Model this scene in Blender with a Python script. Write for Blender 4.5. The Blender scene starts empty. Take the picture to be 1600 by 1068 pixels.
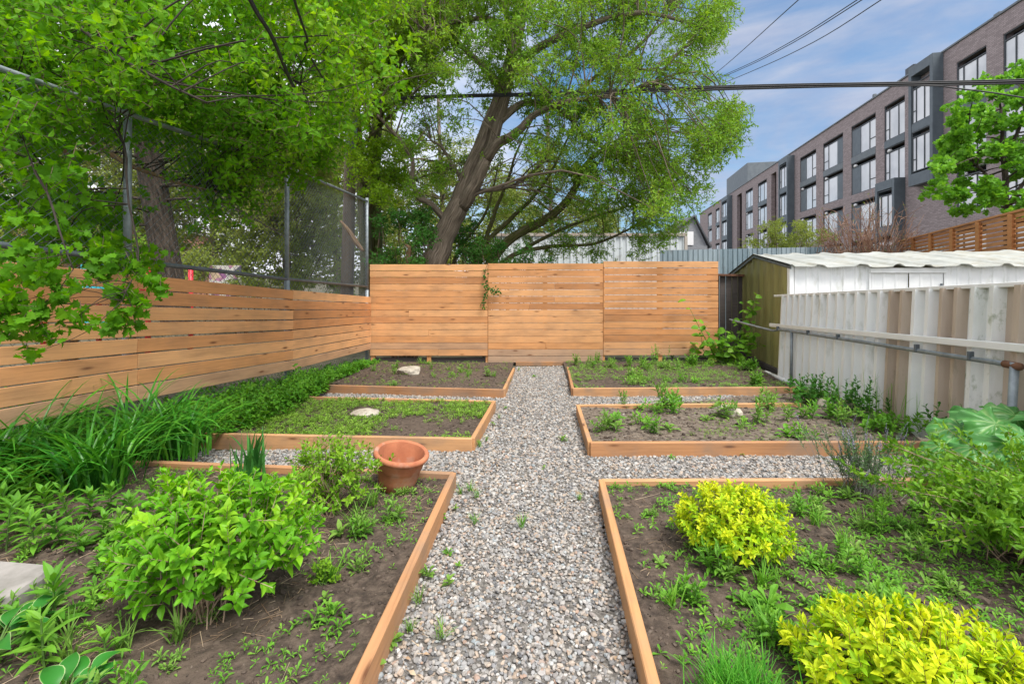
import bpy, math, random
import numpy as np
RG = np.random.default_rng(11)
random.seed(5)
rad = math.radians
SC = bpy.context.scene
COL = SC.collection
# ------------------------------------------------------------------ place: world = metres, camera at the origin looking along +Y
F, CX, HY, CZ, SL = 711.0, 800.0, 432.0, 1.28, 0.06      # focal length (px of the 1600 px photo), centre, horizon, eye height, yard slope
def gz(y):
    return -SL * np.clip(y, -6.0, 10.0)
def W(px, py, d):
    return np.array([(px - CX) / F * d, d, CZ - (py - HY) / F * d])
def G(px, py, h=0.0):
    d = F * (CZ - h) / (py - HY - F * SL)
    return np.array([(px - CX) / F * d, d, -SL * d + h])
def Pz(px, z, d):
    return np.array([(px - CX) / F * d, d, z])
def nrm(v):
    v = np.asarray(v, float)
    return v / np.maximum(np.linalg.norm(v, axis=-1, keepdims=True), 1e-9)
def vnoise(x, y, seed=0):
    x = np.asarray(x, float); y = np.asarray(y, float)
    xi = np.floor(x).astype(np.int64); yi = np.floor(y).astype(np.int64)
    fx = x - xi; fy = y - yi
    fx = fx * fx * (3 - 2 * fx); fy = fy * fy * (3 - 2 * fy)
    def h(a, b):
        n = (a * 374761393 + b * 668265263 + seed * 974634777) & 0x7fffffff
        n = ((n ^ (n >> 13)) * 1274126177) & 0x7fffffff
        return (n ^ (n >> 16)) % 10007 / 10007.0
    return (h(xi, yi) * (1 - fx) + h(xi + 1, yi) * fx) * (1 - fy) + (h(xi, yi + 1) * (1 - fx) + h(xi + 1, yi + 1) * fx) * fy
def inpoly(x, y, poly):
    x = np.asarray(x); y = np.asarray(y); ins = np.zeros(x.shape, bool); n = len(poly); j = n - 1
    for i in range(n):
        xi, yi = poly[i][0], poly[i][1]; xj, yj = poly[j][0], poly[j][1]
        c = ((yi > y) != (yj > y)) & (x < (xj - xi) * (y - yi) / (yj - yi + 1e-12) + xi)
        ins ^= c; j = i
    return ins
# ------------------------------------------------------------------ mesh builder
LOC = {}
class MB:
    def __init__(s):
        s.V = []; s.n = 0; s.F = {}; s.M = {}; s.r = []; s.b = []
    def add(s, V, faces, rnd=0.0, bc=None, mi=0):
        V = np.asarray(V, float).reshape(-1, 3); k = len(V)
        if not isinstance(faces, list): faces = [faces]
        for f in faces:
            f = np.asarray(f, np.int64)
            if f.size == 0: continue
            w = f.shape[-1]; f = f.reshape(-1, w)
            s.F.setdefault(w, []).append(f + s.n); s.M.setdefault(w, []).append(np.full(len(f), mi, np.int32))
        s.V.append(V); s.n += k
        s.r.append(np.full(k, rnd, float) if np.isscalar(rnd) else np.asarray(rnd, float).reshape(-1))
        s.b.append(V if bc is None else np.asarray(bc, float).reshape(-1, 3))
    def build(s, name, mats, parent=None, origin=None, smooth=False):
        me = bpy.data.meshes.new(name)
        V = np.concatenate(s.V)
        o = LOC[parent.name] if parent is not None else (np.zeros(3) if origin is None else np.asarray(origin, float))
        V = V - o
        me.vertices.add(len(V)); me.vertices.foreach_set('co', V.astype(np.float32).ravel())
        lv = []; ls = []; lt = []; mm = []; off = 0
        for w in s.F:
            f = np.concatenate(s.F[w]); lv.append(f.ravel()); m = len(f)
            ls.append(off + np.arange(m) * w); lt.append(np.full(m, w)); off += m * w; mm.append(np.concatenate(s.M[w]))
        lv = np.concatenate(lv); ls = np.concatenate(ls); lt = np.concatenate(lt); mm = np.concatenate(mm)
        me.loops.add(len(lv)); me.loops.foreach_set('vertex_index', lv.astype(np.int32))
        me.polygons.add(len(ls)); me.polygons.foreach_set('loop_start', ls.astype(np.int32))
        try: me.polygons.foreach_set('loop_total', lt.astype(np.int32))
        except Exception: pass
        me.polygons.foreach_set('material_index', mm.astype(np.int32))
        me.polygons.foreach_set('use_smooth', np.full(len(ls), bool(smooth)))
        me.update(calc_edges=True)
        a = me.attributes.new('rnd', 'FLOAT', 'POINT'); a.data.foreach_set('value', np.concatenate(s.r).astype(np.float32))
        a = me.attributes.new('bc', 'FLOAT_VECTOR', 'POINT'); a.data.foreach_set('vector', np.concatenate(s.b).astype(np.float32).ravel())
        for m in (mats if isinstance(mats, (list, tuple)) else [mats]): me.materials.append(m)
        ob = bpy.data.objects.new(name, me); COL.objects.link(ob)
        if parent is not None: ob.parent = parent
        else: ob.location = o
        LOC[ob.name] = o
        return ob
def tag(o, label=None, cat=None, group=None, kind=None):
    if label: o['label'] = label
    if cat: o['category'] = cat
    if group: o['group'] = group
    if kind: o['kind'] = kind
    return o
def thing(name, label, cat, loc, group=None):
    o = bpy.data.objects.new(name, None); COL.objects.link(o); o.location = [float(c) for c in loc]; o.empty_display_size = .2
    LOC[o.name] = np.asarray(loc, float)
    return tag(o, label, cat, group)
# ------------------------------------------------------------------ shapes
def cbox(mb, c, half, Rm=None, bev=0.003, rnd=0.0, mi=0, bcoff=None, taper=None):
    h = np.asarray(half, float); b = min(bev, h.min() * .45); Rm = np.eye(3) if Rm is None else Rm
    S = [(x, y, z) for x in (-1, 1) for y in (-1, 1) for z in (-1, 1)]
    V = []
    for sgn in S:
        for a in range(3):
            V.append([sgn[i] * (h[i] - (0 if i == a else b)) for i in range(3)])
    V = np.array(V)
    ci = {sgn: i for i, sgn in enumerate(S)}
    q = []; t = []
    for a in range(3):
        u, w = (a + 1) % 3, (a + 2) % 3
        for sg in (-1, 1):
            ring = []
            for (p, r) in ((-1, -1), (1, -1), (1, 1), (-1, 1)):
                sn = [0, 0, 0]; sn[a] = sg; sn[u] = p; sn[w] = r
                ring.append(ci[tuple(sn)] * 3 + a)
            q.append(ring if sg > 0 else ring[::-1])
        for p in (-1, 1):
            for r in (-1, 1):
                sa = [0, 0, 0]; sa[u] = p; sa[w] = r
                s0 = list(sa); s0[a] = -1; s1 = list(sa); s1[a] = 1
                k = [ci[tuple(s0)] * 3 + u, ci[tuple(s1)] * 3 + u, ci[tuple(s1)] * 3 + w, ci[tuple(s0)] * 3 + w]
                q.append(k if p * r < 0 else k[::-1])
    for sgn in S:
        k = [ci[sgn] * 3, ci[sgn] * 3 + 1, ci[sgn] * 3 + 2]
        t.append(k if sgn[0] * sgn[1] * sgn[2] > 0 else k[::-1])
    L = V.copy()
    if bcoff is not None: L = L + bcoff
    mb.add(V @ Rm.T + np.asarray(c, float), [np.array(q), np.array(t)], rnd, L, mi)
def axes(A, B, up=(0, 0, 1)):
    x = nrm(np.asarray(B, float) - np.asarray(A, float)); y = nrm(np.cross(up, x)); z = np.cross(x, y)
    return np.stack([x, y, z], 1)
def beam(mb, A, B, h, t, rnd=None, bev=.003, mi=0, off=0.0):
    """board whose lower edge runs A-B, height h, thickness t"""
    A = np.asarray(A, float); B = np.asarray(B, float); Rm = axes(A, B)
    c = (A + B) / 2 + Rm[:, 2] * h / 2 + Rm[:, 1] * off
    cbox(mb, c, (np.linalg.norm(B - A) / 2, t / 2, h / 2), Rm, bev, RG.random() if rnd is None else rnd, mi, np.array([RG.random() * 40, RG.random() * 9, RG.random() * 9]))
def tube(mb, path, radii, sides=8, rnd=0.0, mi=0, cap=True):
    P = np.asarray(path, float); m = len(P)
    r = np.full(m, radii, float) if np.isscalar(radii) else np.asarray(radii, float)
    T = nrm(np.gradient(P, axis=0))
    ref = np.array([0, 0, 1.0]) if abs(T[0, 2]) < .9 else np.array([1.0, 0, 0])
    U = nrm(np.cross(T, ref)); 
    for i in range(1, m):
        u = U[i - 1] - T[i] * np.dot(U[i - 1], T[i]); U[i] = u / max(np.linalg.norm(u), 1e-9)
    Wv = np.cross(T, U)
    a = np.arange(sides) / sides * 2 * np.pi
    V = P[:, None] + r[:, None, None] * (np.cos(a)[None, :, None] * U[:, None] + np.sin(a)[None, :, None] * Wv[:, None])
    i = np.arange(m - 1)[:, None] * sides; j = np.arange(sides)[None]
    q = np.stack([i + j, i + (j + 1) % sides, i + sides + (j + 1) % sides, i + sides + j], -1).reshape(-1, 4)
    s = np.concatenate([[0], np.cumsum(np.linalg.norm(np.diff(P, axis=0), axis=1))])
    bc = np.stack([np.broadcast_to(s[:, None], (m, sides)), np.broadcast_to(np.cos(a) * r.max(), (m, sides)), np.broadcast_to(np.sin(a) * r.max(), (m, sides))], -1)
    fs = [q]
    if cap: fs += [np.arange(sides)[None, ::-1], (np.arange(sides) + (m - 1) * sides)[None]]
    mb.add(V, fs, rnd, bc, mi)
def spl(pts, n=24):
    P = np.asarray(pts, float); m = len(P)
    if m < 3: return np.linspace(0, 1, n)[:, None] * (P[-1] - P[0]) + P[0]
    E = np.vstack([2 * P[0] - P[1], P, 2 * P[-1] - P[-2]]); out = []
    for t in np.linspace(0, m - 1, n):
        i = min(int(t), m - 2); u = t - i; a, b, c, d = E[i], E[i + 1], E[i + 2], E[i + 3]
        out.append(.5 * (2 * b + (c - a) * u + (2 * a - 5 * b + 4 * c - d) * u * u + (3 * b - 3 * c + d - a) * u ** 3))
    return np.array(out)
def lerp_list(vals, n):
    return np.interp(np.linspace(0, 1, n), np.linspace(0, 1, len(vals)), vals)
def sticks(mb, A, B, r, mi=0, rnd=0.0):
    A = np.asarray(A, float); B = np.asarray(B, float); n = len(A)
    if n == 0: return
    d = nrm(B - A); ref = np.where(np.abs(d[:, 2:3]) < .9, [[0, 0, 1.0]], [[1.0, 0, 0]]); u = nrm(np.cross(d, ref)); v = np.cross(d, u)
    a = np.arange(3) * 2 * np.pi / 3; ring = np.cos(a)[None, :, None] * u[:, None] + np.sin(a)[None, :, None] * v[:, None]
    r = np.broadcast_to(np.asarray(r, float), (n,))
    V = np.concatenate([A[:, None] + ring * r[:, None, None], B[:, None] + ring * r[:, None, None] * .55], 1)
    q = np.array([[0, 1, 4, 3], [1, 2, 5, 4], [2, 0, 3, 5]])
    Fq = (q[None] + (np.arange(n) * 6)[:, None, None]).reshape(-1, 4)
    rn = rnd if np.isscalar(rnd) else np.repeat(rnd, 6)
    mb.add(V, Fq, rn, None, mi)
def leaf(xs, ws, zs, fold=.25, edge=None):
    """leaf along +x: centre points and two sides; returns verts, faces, edge flag"""
    V = []; fl = []; Fq = []; Ft = []; rows = []
    for x, w, z in zip(xs, ws, zs):
        if w < 1e-6: V.append((x, 0, z)); fl.append(0); rows.append((len(V) - 1,))
        elif edge:
            i = len(V); wi = w * edge
            V += [(x, w, z + fold * w), (x, wi, z + fold * wi), (x, 0, z), (x, -wi, z + fold * wi), (x, -w, z + fold * w)]; fl += [1, 0, 0, 0, 1]; rows.append(tuple(range(i, i + 5)))
        else:
            i = len(V); V += [(x, w, z + fold * w), (x, 0, z), (x, -w, z + fold * w)]; fl += [1, 0, 1]; rows.append(tuple(range(i, i + 3)))
    for a, b in zip(rows[:-1], rows[1:]):
        if len(a) == 1:
            for i in range(len(b) - 1): Ft.append((a[0], b[i + 1], b[i]))
        elif len(b) == 1:
            for i in range(len(a) - 1): Ft.append((a[i], a[i + 1], b[0]))
        else:
            for i in range(len(a) - 1): Fq.append((a[i], a[i + 1], b[i + 1], b[i]))
    return np.array(V, float), [np.array(f) for f in (Fq, Ft) if f], np.array(fl, float)
T_LANCE = leaf([0, .3, .65, 1], [0, .15, .12, 0], [0, .03, .01, -.10], .3)
T_OVATE = leaf([0, .22, .5, .78, 1], [0, .20, .24, .13, 0], [0, .03, .04, 0, -.10], .3)
T_ROUND = leaf([0, .06, .35, .7, .92, 1], [.06, .30, .45, .34, .14, 0], [0, 0, .03, .01, -.04, -.07], .15)
T_NARROW = leaf([0, .4, 1], [0, .11, 0], [0, .02, -.08], .3)
T_SMALL = leaf([0, .45, 1], [0, .24, 0], [0, .03, -.10], .25)
T_SPAT = leaf([0, .35, .7, .9, 1], [.03, .07, .15, .10, 0], [0, .05, .06, 0, -.06], .3)
T_BOX = leaf([0, .15, .32, .45, .60, .78, 1], [0, .17, .27, .22, .23, .10, 0], [0, .02, .04, .03, .01, -.05, -.15], .35)
T_NEEDLE = (np.array([(0, .04, 0), (0, -.04, 0), (1, 0, -.05)]), [np.array([[0, 1, 2]])], np.zeros(3))
T_HOSTA = leaf([0, .06, .14, .24, .36, .5, .63, .76, .88, 1], [.02, .09, .18, .25, .28, .27, .22, .15, .08, 0], [0, .05, .09, .115, .125, .11, .075, .02, -.06, -.16], .35, .80)
def lobed():
    out = [(0, 0), (.10, -.16), (.02, -.42), (.24, -.36), (.34, -.62), (.48, -.34), (.58, -.30), (.74, -.34), (.74, -.16), (1, 0)]
    pts = out + [(x, -y) for x, y in out[-2:0:-1]]
    V = [(.38, 0, .03)] + [(x, y, .16 * abs(y) - .20 * max(0, x - .5) ** 1.5) for x, y in pts]
    n = len(pts)
    return np.array(V, float), [np.array([(0, 1 + i, 1 + (i + 1) % n) for i in range(n)])], np.zeros(n + 1)
T_MAPLE = lobed()
def scatter(mb, T, pos, ld, ln, sc, rnd=0.0, mi=0, width=None, edge=False):
    V, Fs, fl = T; n = len(pos)
    if n == 0: return
    x = nrm(ld); y = nrm(np.cross(ln, x)); z = np.cross(x, y)
    S = np.broadcast_to(np.asarray(sc, float), (n,))
    wd = np.broadcast_to(np.asarray(1.0 if width is None else width, float), (n,))
    tv = V[None] * S[:, None, None]; tv = tv * np.stack([np.ones(n), wd, np.ones(n)], 1)[:, None]
    P = pos[:, None] + tv[..., 0:1] * x[:, None] + tv[..., 1:2] * y[:, None] + tv[..., 2:3] * z[:, None]
    k = len(V); off = (np.arange(n) * k)[:, None, None]
    fs = [(f[None] + off).reshape(-1, f.shape[1]) for f in Fs]
    rn = np.broadcast_to(np.asarray(rnd, float), (n,))
    rv = np.broadcast_to(fl[None], (n, k)) if edge else np.repeat(rn, k).reshape(n, k)
    bc = np.broadcast_to(V[None], (n, k, 3))
    mb.add(P, fs, rv.ravel(), bc, mi)
def perp(d):
    ref = np.where(np.abs(d[:, 2:3]) < .9, [[0, 0, 1.0]], [[1.0, 0, 0]]); u = nrm(np.cross(d, ref)); return u, np.cross(d, u)
def shoots(mb, tip, d, L, nl, ll, T=T_LANCE, a0=75, a1=25, mi=0, stem=None, rnd=None, opp=False, sag=0.0, flat=0.0, jit=.25, width=None, tsize=.55):
    tip = np.asarray(tip, float); n = len(tip); d = nrm(d); u, v = perp(d); L = np.broadcast_to(np.asarray(L, float), (n,)); ll = np.broadcast_to(np.asarray(ll, float), (n,))
    base = RG.random(n) * 6.28; rs = RG.random(n) if rnd is None else np.broadcast_to(np.asarray(rnd, float), (n,))
    for i in range(nl):
        t = (i + .5) / nl
        az = base + ((i // 2) * 1.571 + (i % 2) * 3.1416 if opp else i * 2.4) + RG.normal(0, .2, n)
        radial = np.cos(az)[:, None] * u + np.sin(az)[:, None] * v
        an = np.radians(a0 + (a1 - a0) * t) + RG.normal(0, .12, n)
        ld = np.cos(an)[:, None] * d + np.sin(an)[:, None] * radial + RG.normal(0, jit, (n, 3)) * .5
        ld[:, 2] -= sag * RG.random(n)
        ln = np.sin(an)[:, None] * d - np.cos(an)[:, None] * radial + RG.normal(0, jit, (n, 3))
        if flat: ln = ln * (1 - flat) + np.array([0, 0, 1.0]) * flat
        size = ll * (.75 + .25 * math.sin(t * 3.0)) * (1 - (1 - tsize) * t ** 2) * RG.uniform(.75, 1.15, n)
        scatter(mb, T, tip - d * (L * (1 - t))[:, None], ld, ln, size, np.clip(rs * .6 + RG.random(n) * .3 + t * .1, 0, 1), mi, width)
    if stem: sticks(mb, tip - d * L[:, None], tip, stem[1], stem[0])
def blades(mb, base, az, L, w, e0, e1, m=7, fold=.35, rnd=None, mi=0):
    n = len(base); t = np.linspace(0, 1, m + 1)
    L = np.broadcast_to(np.asarray(L, float), (n,)); w = np.broadcast_to(np.asarray(w, float), (n,))
    e = np.radians(np.asarray(e0)[:, None] + (np.asarray(e1) - np.asarray(e0))[:, None] * (t ** 1.3)[None])
    hd = np.stack([np.cos(az), np.sin(az), np.zeros(n)], 1)
    step = (L / m)[:, None]
    r = np.concatenate([np.zeros((n, 1)), np.cumsum(np.cos(e[:, :-1]) * step, 1)], 1); z = np.concatenate([np.zeros((n, 1)), np.cumsum(np.sin(e[:, :-1]) * step, 1)], 1)
    C = base[:, None] + r[..., None] * hd[:, None]; C[..., 2] += z
    side = np.stack([-np.sin(az), np.cos(az), np.zeros(n)], 1)
    ww = w[:, None] * (np.minimum(1, .55 + t * 1.6) * (1 - t ** 3.0) + .02)[None]
    nv = -np.sin(e)[..., None] * hd[:, None]; nv[..., 2] += np.cos(e)
    A = C + side[:, None] * ww[..., None] * .5 + nv * (ww * fold)[..., None] * .5
    B = C - side[:, None] * ww[..., None] * .5 + nv * (ww * fold)[..., None] * .5
    V = np.stack([A, C, B], 2).reshape(n, -1, 3); k = (m + 1) * 3
    q = []
    for i in range(m):
        for j in range(2): q.append((i * 3 + j, i * 3 + j + 1, (i + 1) * 3 + j + 1, (i + 1) * 3 + j))
    q = np.array(q); Fq = (q[None] + (np.arange(n) * k)[:, None, None]).reshape(-1, 4)
    rn = RG.random(n) if rnd is None else rnd
    mb.add(V, Fq, np.repeat(rn, k), None, mi)
def ico(sub=1):
    t = (1 + 5 ** .5) / 2
    V = [(-1, t, 0), (1, t, 0), (-1, -t, 0), (1, -t, 0), (0, -1, t), (0, 1, t), (0, -1, -t), (0, 1, -t), (t, 0, -1), (t, 0, 1), (-t, 0, -1), (-t, 0, 1)]
    Fc = [(0, 11, 5), (0, 5, 1), (0, 1, 7), (0, 7, 10), (0, 10, 11), (1, 5, 9), (5, 11, 4), (11, 10, 2), (10, 7, 6), (7, 1, 8), (3, 9, 4), (3, 4, 2), (3, 2, 6), (3, 6, 8), (3, 8, 9), (4, 9, 5), (2, 4, 11), (6, 2, 10), (8, 6, 7), (9, 8, 1)]
    V = [tuple(nrm(v)) for v in V]
    for _ in range(sub):
        c = {}; nf = []
        def mid(a, b):
            k = (min(a, b), max(a, b))
            if k not in c: V.append(tuple(nrm((np.array(V[a]) + np.array(V[b])) / 2))); c[k] = len(V) - 1
            return c[k]
        for a, b, d in Fc:
            x, y, z = mid(a, b), mid(b, d), mid(d, a); nf += [(a, x, z), (b, y, x), (d, z, y), (x, y, z)]
        Fc = nf
    return np.array(V), np.array(Fc)
ICO0, ICO1, ICO2, ICO3 = ico(0), ico(1), ico(2), ico(3)
def rndrot(n):
    q = nrm(RG.normal(size=(n, 4))); w, x, y, z = q.T
    return np.stack([np.stack([1 - 2 * (y * y + z * z), 2 * (x * y - z * w), 2 * (x * z + y * w)], 1), np.stack([2 * (x * y + z * w), 1 - 2 * (x * x + z * z), 2 * (y * z - x * w)], 1), np.stack([2 * (x * z - y * w), 2 * (y * z + x * w), 1 - 2 * (x * x + y * y)], 1)], 1)
def stones(mb, pos, size, I, squash=.6, rnd=None, mi=0, lump=.22):
    V, Fc = I; n = len(pos); k = len(V)
    bumps = 1 + RG.normal(0, lump, (n, k)) * .55
    for _ in range(3):                                   # chop flat facets off each pebble
        pl = nrm(RG.normal(size=(n, 3))); h = RG.uniform(.55, .85, n); dp = np.einsum('kj,nj->nk', V, pl); bumps = np.where(dp * bumps > h[:, None], h[:, None] / np.maximum(dp, .1), bumps)
    S = np.stack([RG.uniform(.8, 1.35, n), RG.uniform(.7, 1.05, n), RG.uniform(squash * .75, squash * 1.25, n)], 1) * np.asarray(size)[:, None]
    L = V[None] * bumps[..., None] * S[:, None]
    az = RG.random(n) * 6.283; tl = rndrot(n); ca, sa = np.cos(az), np.sin(az); Z = np.zeros(n); O = np.ones(n)
    Rz = np.stack([np.stack([ca, -sa, Z], 1), np.stack([sa, ca, Z], 1), np.stack([Z, Z, O], 1)], 1)
    tilt = RG.normal(0, .35, n); ct, st = np.cos(tilt), np.sin(tilt)
    Rx = np.stack([np.stack([O, Z, Z], 1), np.stack([Z, ct, -st], 1), np.stack([Z, st, ct], 1)], 1)
    P = np.einsum('nij,nkj->nki', np.einsum('nij,njk->nik', Rz, Rx), L) + pos[:, None]
    Fq = (Fc[None] + (np.arange(n) * k)[:, None, None]).reshape(-1, 3)
    rn = RG.random(n) if rnd is None else rnd
    mb.add(P, Fq, np.repeat(rn, k), None, mi)
# ------------------------------------------------------------------ materials
def newmat(name):
    m = bpy.data.materials.new(name); m.use_nodes = True; nt = m.node_tree; nt.nodes.clear()
    out = nt.nodes.new('ShaderNodeOutputMaterial'); return m, nt, out
def nd(nt, t, **k):
    n = nt.nodes.new(t)
    for a, v in k.items():
        if a.startswith('i_'):
            key = a[2:]; key = int(key) if key.isdigit() else key.replace('_', ' ')
            n.inputs[key].default_value = v
        else: setattr(n, a, v)
    return n
def ramp(nt, src, stops, interp='LINEAR'):
    r = nt.nodes.new('ShaderNodeValToRGB'); cr = r.color_ramp; cr.interpolation = interp
    while len(cr.elements) < len(stops): cr.elements.new(.5)
    for e, (p, c) in zip(cr.elements, stops): e.position = p; e.color = (c[0], c[1], c[2], 1)
    if src is not None: nt.links.new(src, r.inputs[0])
    return r
def attr(nt, name): return nd(nt, 'ShaderNodeAttribute', attribute_name=name)
def leafmat(name, cols, trans=.38, rough=.5, spec=.25, veins=False):
    m, nt, out = newmat(name); L = nt.links.new
    a = attr(nt, 'rnd'); n = len(cols); r = ramp(nt, a.outputs['Fac'], [(i / max(1, n - 1), c) for i, c in enumerate(cols)])
    no = nd(nt, 'ShaderNodeTexNoise', i_Scale=9.0, i_Detail=3.0); tc = nd(nt, 'ShaderNodeTexCoord'); L(tc.outputs['Object'], no.inputs['Vector'])
    mx = nd(nt, 'ShaderNodeMix', data_type='RGBA', blend_type='MULTIPLY'); mx.inputs['Factor'].default_value = .55
    rr = ramp(nt, no.outputs['Fac'], [(.3, (.6, .62, .6)), (.7, (1.25, 1.2, 1.1))]); L(r.outputs[0], mx.inputs['A']); L(rr.outputs[0], mx.inputs['B'])
    p = nd(nt, 'ShaderNodeBsdfPrincipled', i_Roughness=rough); p.inputs['Specular IOR Level'].default_value = spec; L(mx.outputs['Result'], p.inputs['Base Color'])
    t = nd(nt, 'ShaderNodeBsdfTranslucent'); hs = nd(nt, 'ShaderNodeHueSaturation', i_Saturation=1.05, i_Value=1.25, i_Hue=.488); L(mx.outputs['Result'], hs.inputs['Color']); L(hs.outputs[0], t.inputs['Color'])
    ms = nd(nt, 'ShaderNodeMixShader'); ms.inputs[0].default_value = trans; L(p.outputs[0], ms.inputs[1]); L(t.outputs[0], ms.inputs[2]); L(ms.outputs[0], out.inputs[0])
    return m
def wood(name, cols, grain=.5, rough=.75, knots=True, stain=.0):
    m, nt, out = newmat(name); L = nt.links.new
    a = attr(nt, 'rnd'); n = len(cols); r = ramp(nt, a.outputs['Fac'], [(i / (n - 1), c) for i, c in enumerate(cols)])
    b = attr(nt, 'bc'); mp = nd(nt, 'ShaderNodeMapping'); mp.inputs['Scale'].default_value = (1.3, 30, 30); L(b.outputs['Vector'], mp.inputs[0])
    g = nd(nt, 'ShaderNodeTexNoise', i_Scale=1.6, i_Detail=5.0, i_Roughness=.65, i_Distortion=.6); L(mp.outputs[0], g.inputs['Vector'])
    gr = ramp(nt, g.outputs['Fac'], [(.3, (.62, .58, .55)), (.5, (1, 1, 1)), (.72, (1.22, 1.2, 1.15))])
    m1 = nd(nt, 'ShaderNodeMix', data_type='RGBA', blend_type='MULTIPLY'); m1.inputs['Factor'].default_value = grain; L(r.outputs[0], m1.inputs['A']); L(gr.outputs[0], m1.inputs['B'])
    mp2 = nd(nt, 'ShaderNodeMapping'); mp2.inputs['Scale'].default_value = (1.0, 3.0, 3.0); L(b.outputs['Vector'], mp2.inputs[0])
    n2 = nd(nt, 'ShaderNodeTexNoise', i_Scale=2.2, i_Detail=4.0); L(mp2.outputs[0], n2.inputs['Vector'])
    r2 = ramp(nt, n2.outputs['Fac'], [(.32, (.72, .72, .74)), (.5, (1, 1, 1)), (.7, (1.15, 1.1, 1.02))]); m2 = nd(nt, 'ShaderNodeMix', data_type='RGBA', blend_type='MULTIPLY'); m2.inputs['Factor'].default_value = .6
    L(m1.outputs['Result'], m2.inputs['A']); L(r2.outputs[0], m2.inputs['B']); last = m2.outputs['Result']
    if knots:
        mp3 = nd(nt, 'ShaderNodeMapping'); mp3.inputs['Scale'].default_value = (1.9, 8.5, 8.5); L(b.outputs['Vector'], mp3.inputs[0])
        vo = nd(nt, 'ShaderNodeTexVoronoi', i_Scale=1.0); L(mp3.outputs[0], vo.inputs['Vector'])
        kr = ramp(nt, vo.outputs['Distance'], [(.05, (1, 1, 1)), (.13, (.15, .15, .15)), (.2, (0, 0, 0))])
        m3 = nd(nt, 'ShaderNodeMix', data_type='RGBA'); m3.inputs['B'].default_value = (cols[0][0] * .35, cols[0][1] * .3, cols[0][2] * .3, 1); L(kr.outputs[0], m3.inputs['Factor']); L(last, m3.inputs['A']); last = m3.outputs['Result']
    if stain:
        tc = nd(nt, 'ShaderNodeTexCoord'); n4 = nd(nt, 'ShaderNodeTexNoise', i_Scale=3.5, i_Detail=5.0); L(tc.outputs['Object'], n4.inputs['Vector'])
        r4 = ramp(nt, n4.outputs['Fac'], [(.46, (0, 0, 0)), (.68, (stain,) * 3)]); m4 = nd(nt, 'ShaderNodeMix', data_type='RGBA'); m4.inputs['B'].default_value = (.24, .19, .15, 1)
        L(r4.outputs[0], m4.inputs['Factor']); L(last, m4.inputs['A']); last = m4.outputs['Result']
    p = nd(nt, 'ShaderNodeBsdfPrincipled', i_Roughness=rough); p.inputs['Specular IOR Level'].default_value = .25; L(last, p.inputs['Base Color'])
    bu = nd(nt, 'ShaderNodeBump', i_Strength=.35, i_Distance=.004); L(g.outputs['Fac'], bu.inputs['Height']); L(bu.outputs[0], p.inputs['Normal']); L(p.outputs[0], out.inputs[0])
    return m
def plain(name, cols, scale=6.0, rough=.7, metal=0.0, bump=.2, bdist=.01, spec=.4, stretch=(1, 1, 1), lo=.35, hi=.65, detail=6.0, useattr=False, coord='Object', second=None):
    m, nt, out = newmat(name); L = nt.links.new
    tc = nd(nt, 'ShaderNodeTexCoord'); mp = nd(nt, 'ShaderNodeMapping'); mp.inputs['Scale'].default_value = stretch
    L(attr(nt, 'bc').outputs['Vector'] if coord == 'bc' else tc.outputs[coord], mp.inputs[0])
    no = nd(nt, 'ShaderNodeTexNoise', i_Scale=scale, i_Detail=detail, i_Roughness=.62); L(mp.outputs[0], no.inputs['Vector'])
    n = len(cols); r = ramp(nt, no.outputs['Fac'], [(lo + (hi - lo) * i / max(1, n - 1), c) for i, c in enumerate(cols)]); last = r.outputs[0]
    if useattr:
        a = attr(nt, 'rnd'); ra = ramp(nt, a.outputs['Fac'], [(0, (.62, .62, .64)), (1, (1.3, 1.28, 1.24))]); mx = nd(nt, 'ShaderNodeMix', data_type='RGBA', blend_type='MULTIPLY'); mx.inputs['Factor'].default_value = 1.0
        L(last, mx.inputs['A']); L(ra.outputs[0], mx.inputs['B']); last = mx.outputs['Result']
    if second:
        sc2, c2, l2, h2, st2 = second; mp2 = nd(nt, 'ShaderNodeMapping'); mp2.inputs['Scale'].default_value = st2; L(tc.outputs['Object'], mp2.inputs[0])
        n2 = nd(nt, 'ShaderNodeTexNoise', i_Scale=sc2, i_Detail=6.0, i_Roughness=.65); L(mp2.outputs[0], n2.inputs['Vector']); r2 = ramp(nt, n2.outputs['Fac'], [(l2, (0, 0, 0)), (h2, (1, 1, 1))])
        mx = nd(nt, 'ShaderNodeMix', data_type='RGBA'); mx.inputs['B'].default_value = (*c2, 1); L(r2.outputs[0], mx.inputs['Factor']); L(last, mx.inputs['A']); last = mx.outputs['Result']
    p = nd(nt, 'ShaderNodeBsdfPrincipled', i_Roughness=rough, i_Metallic=metal); p.inputs['Specular IOR Level'].default_value = spec; L(last, p.inputs['Base Color'])
    if bump:
        bu = nd(nt, 'ShaderNodeBump', i_Strength=bump, i_Distance=bdist); L(no.outputs['Fac'], bu.inputs['Height']); L(bu.outputs[0], p.inputs['Normal'])
    L(p.outputs[0], out.inputs[0]); return m
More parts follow.
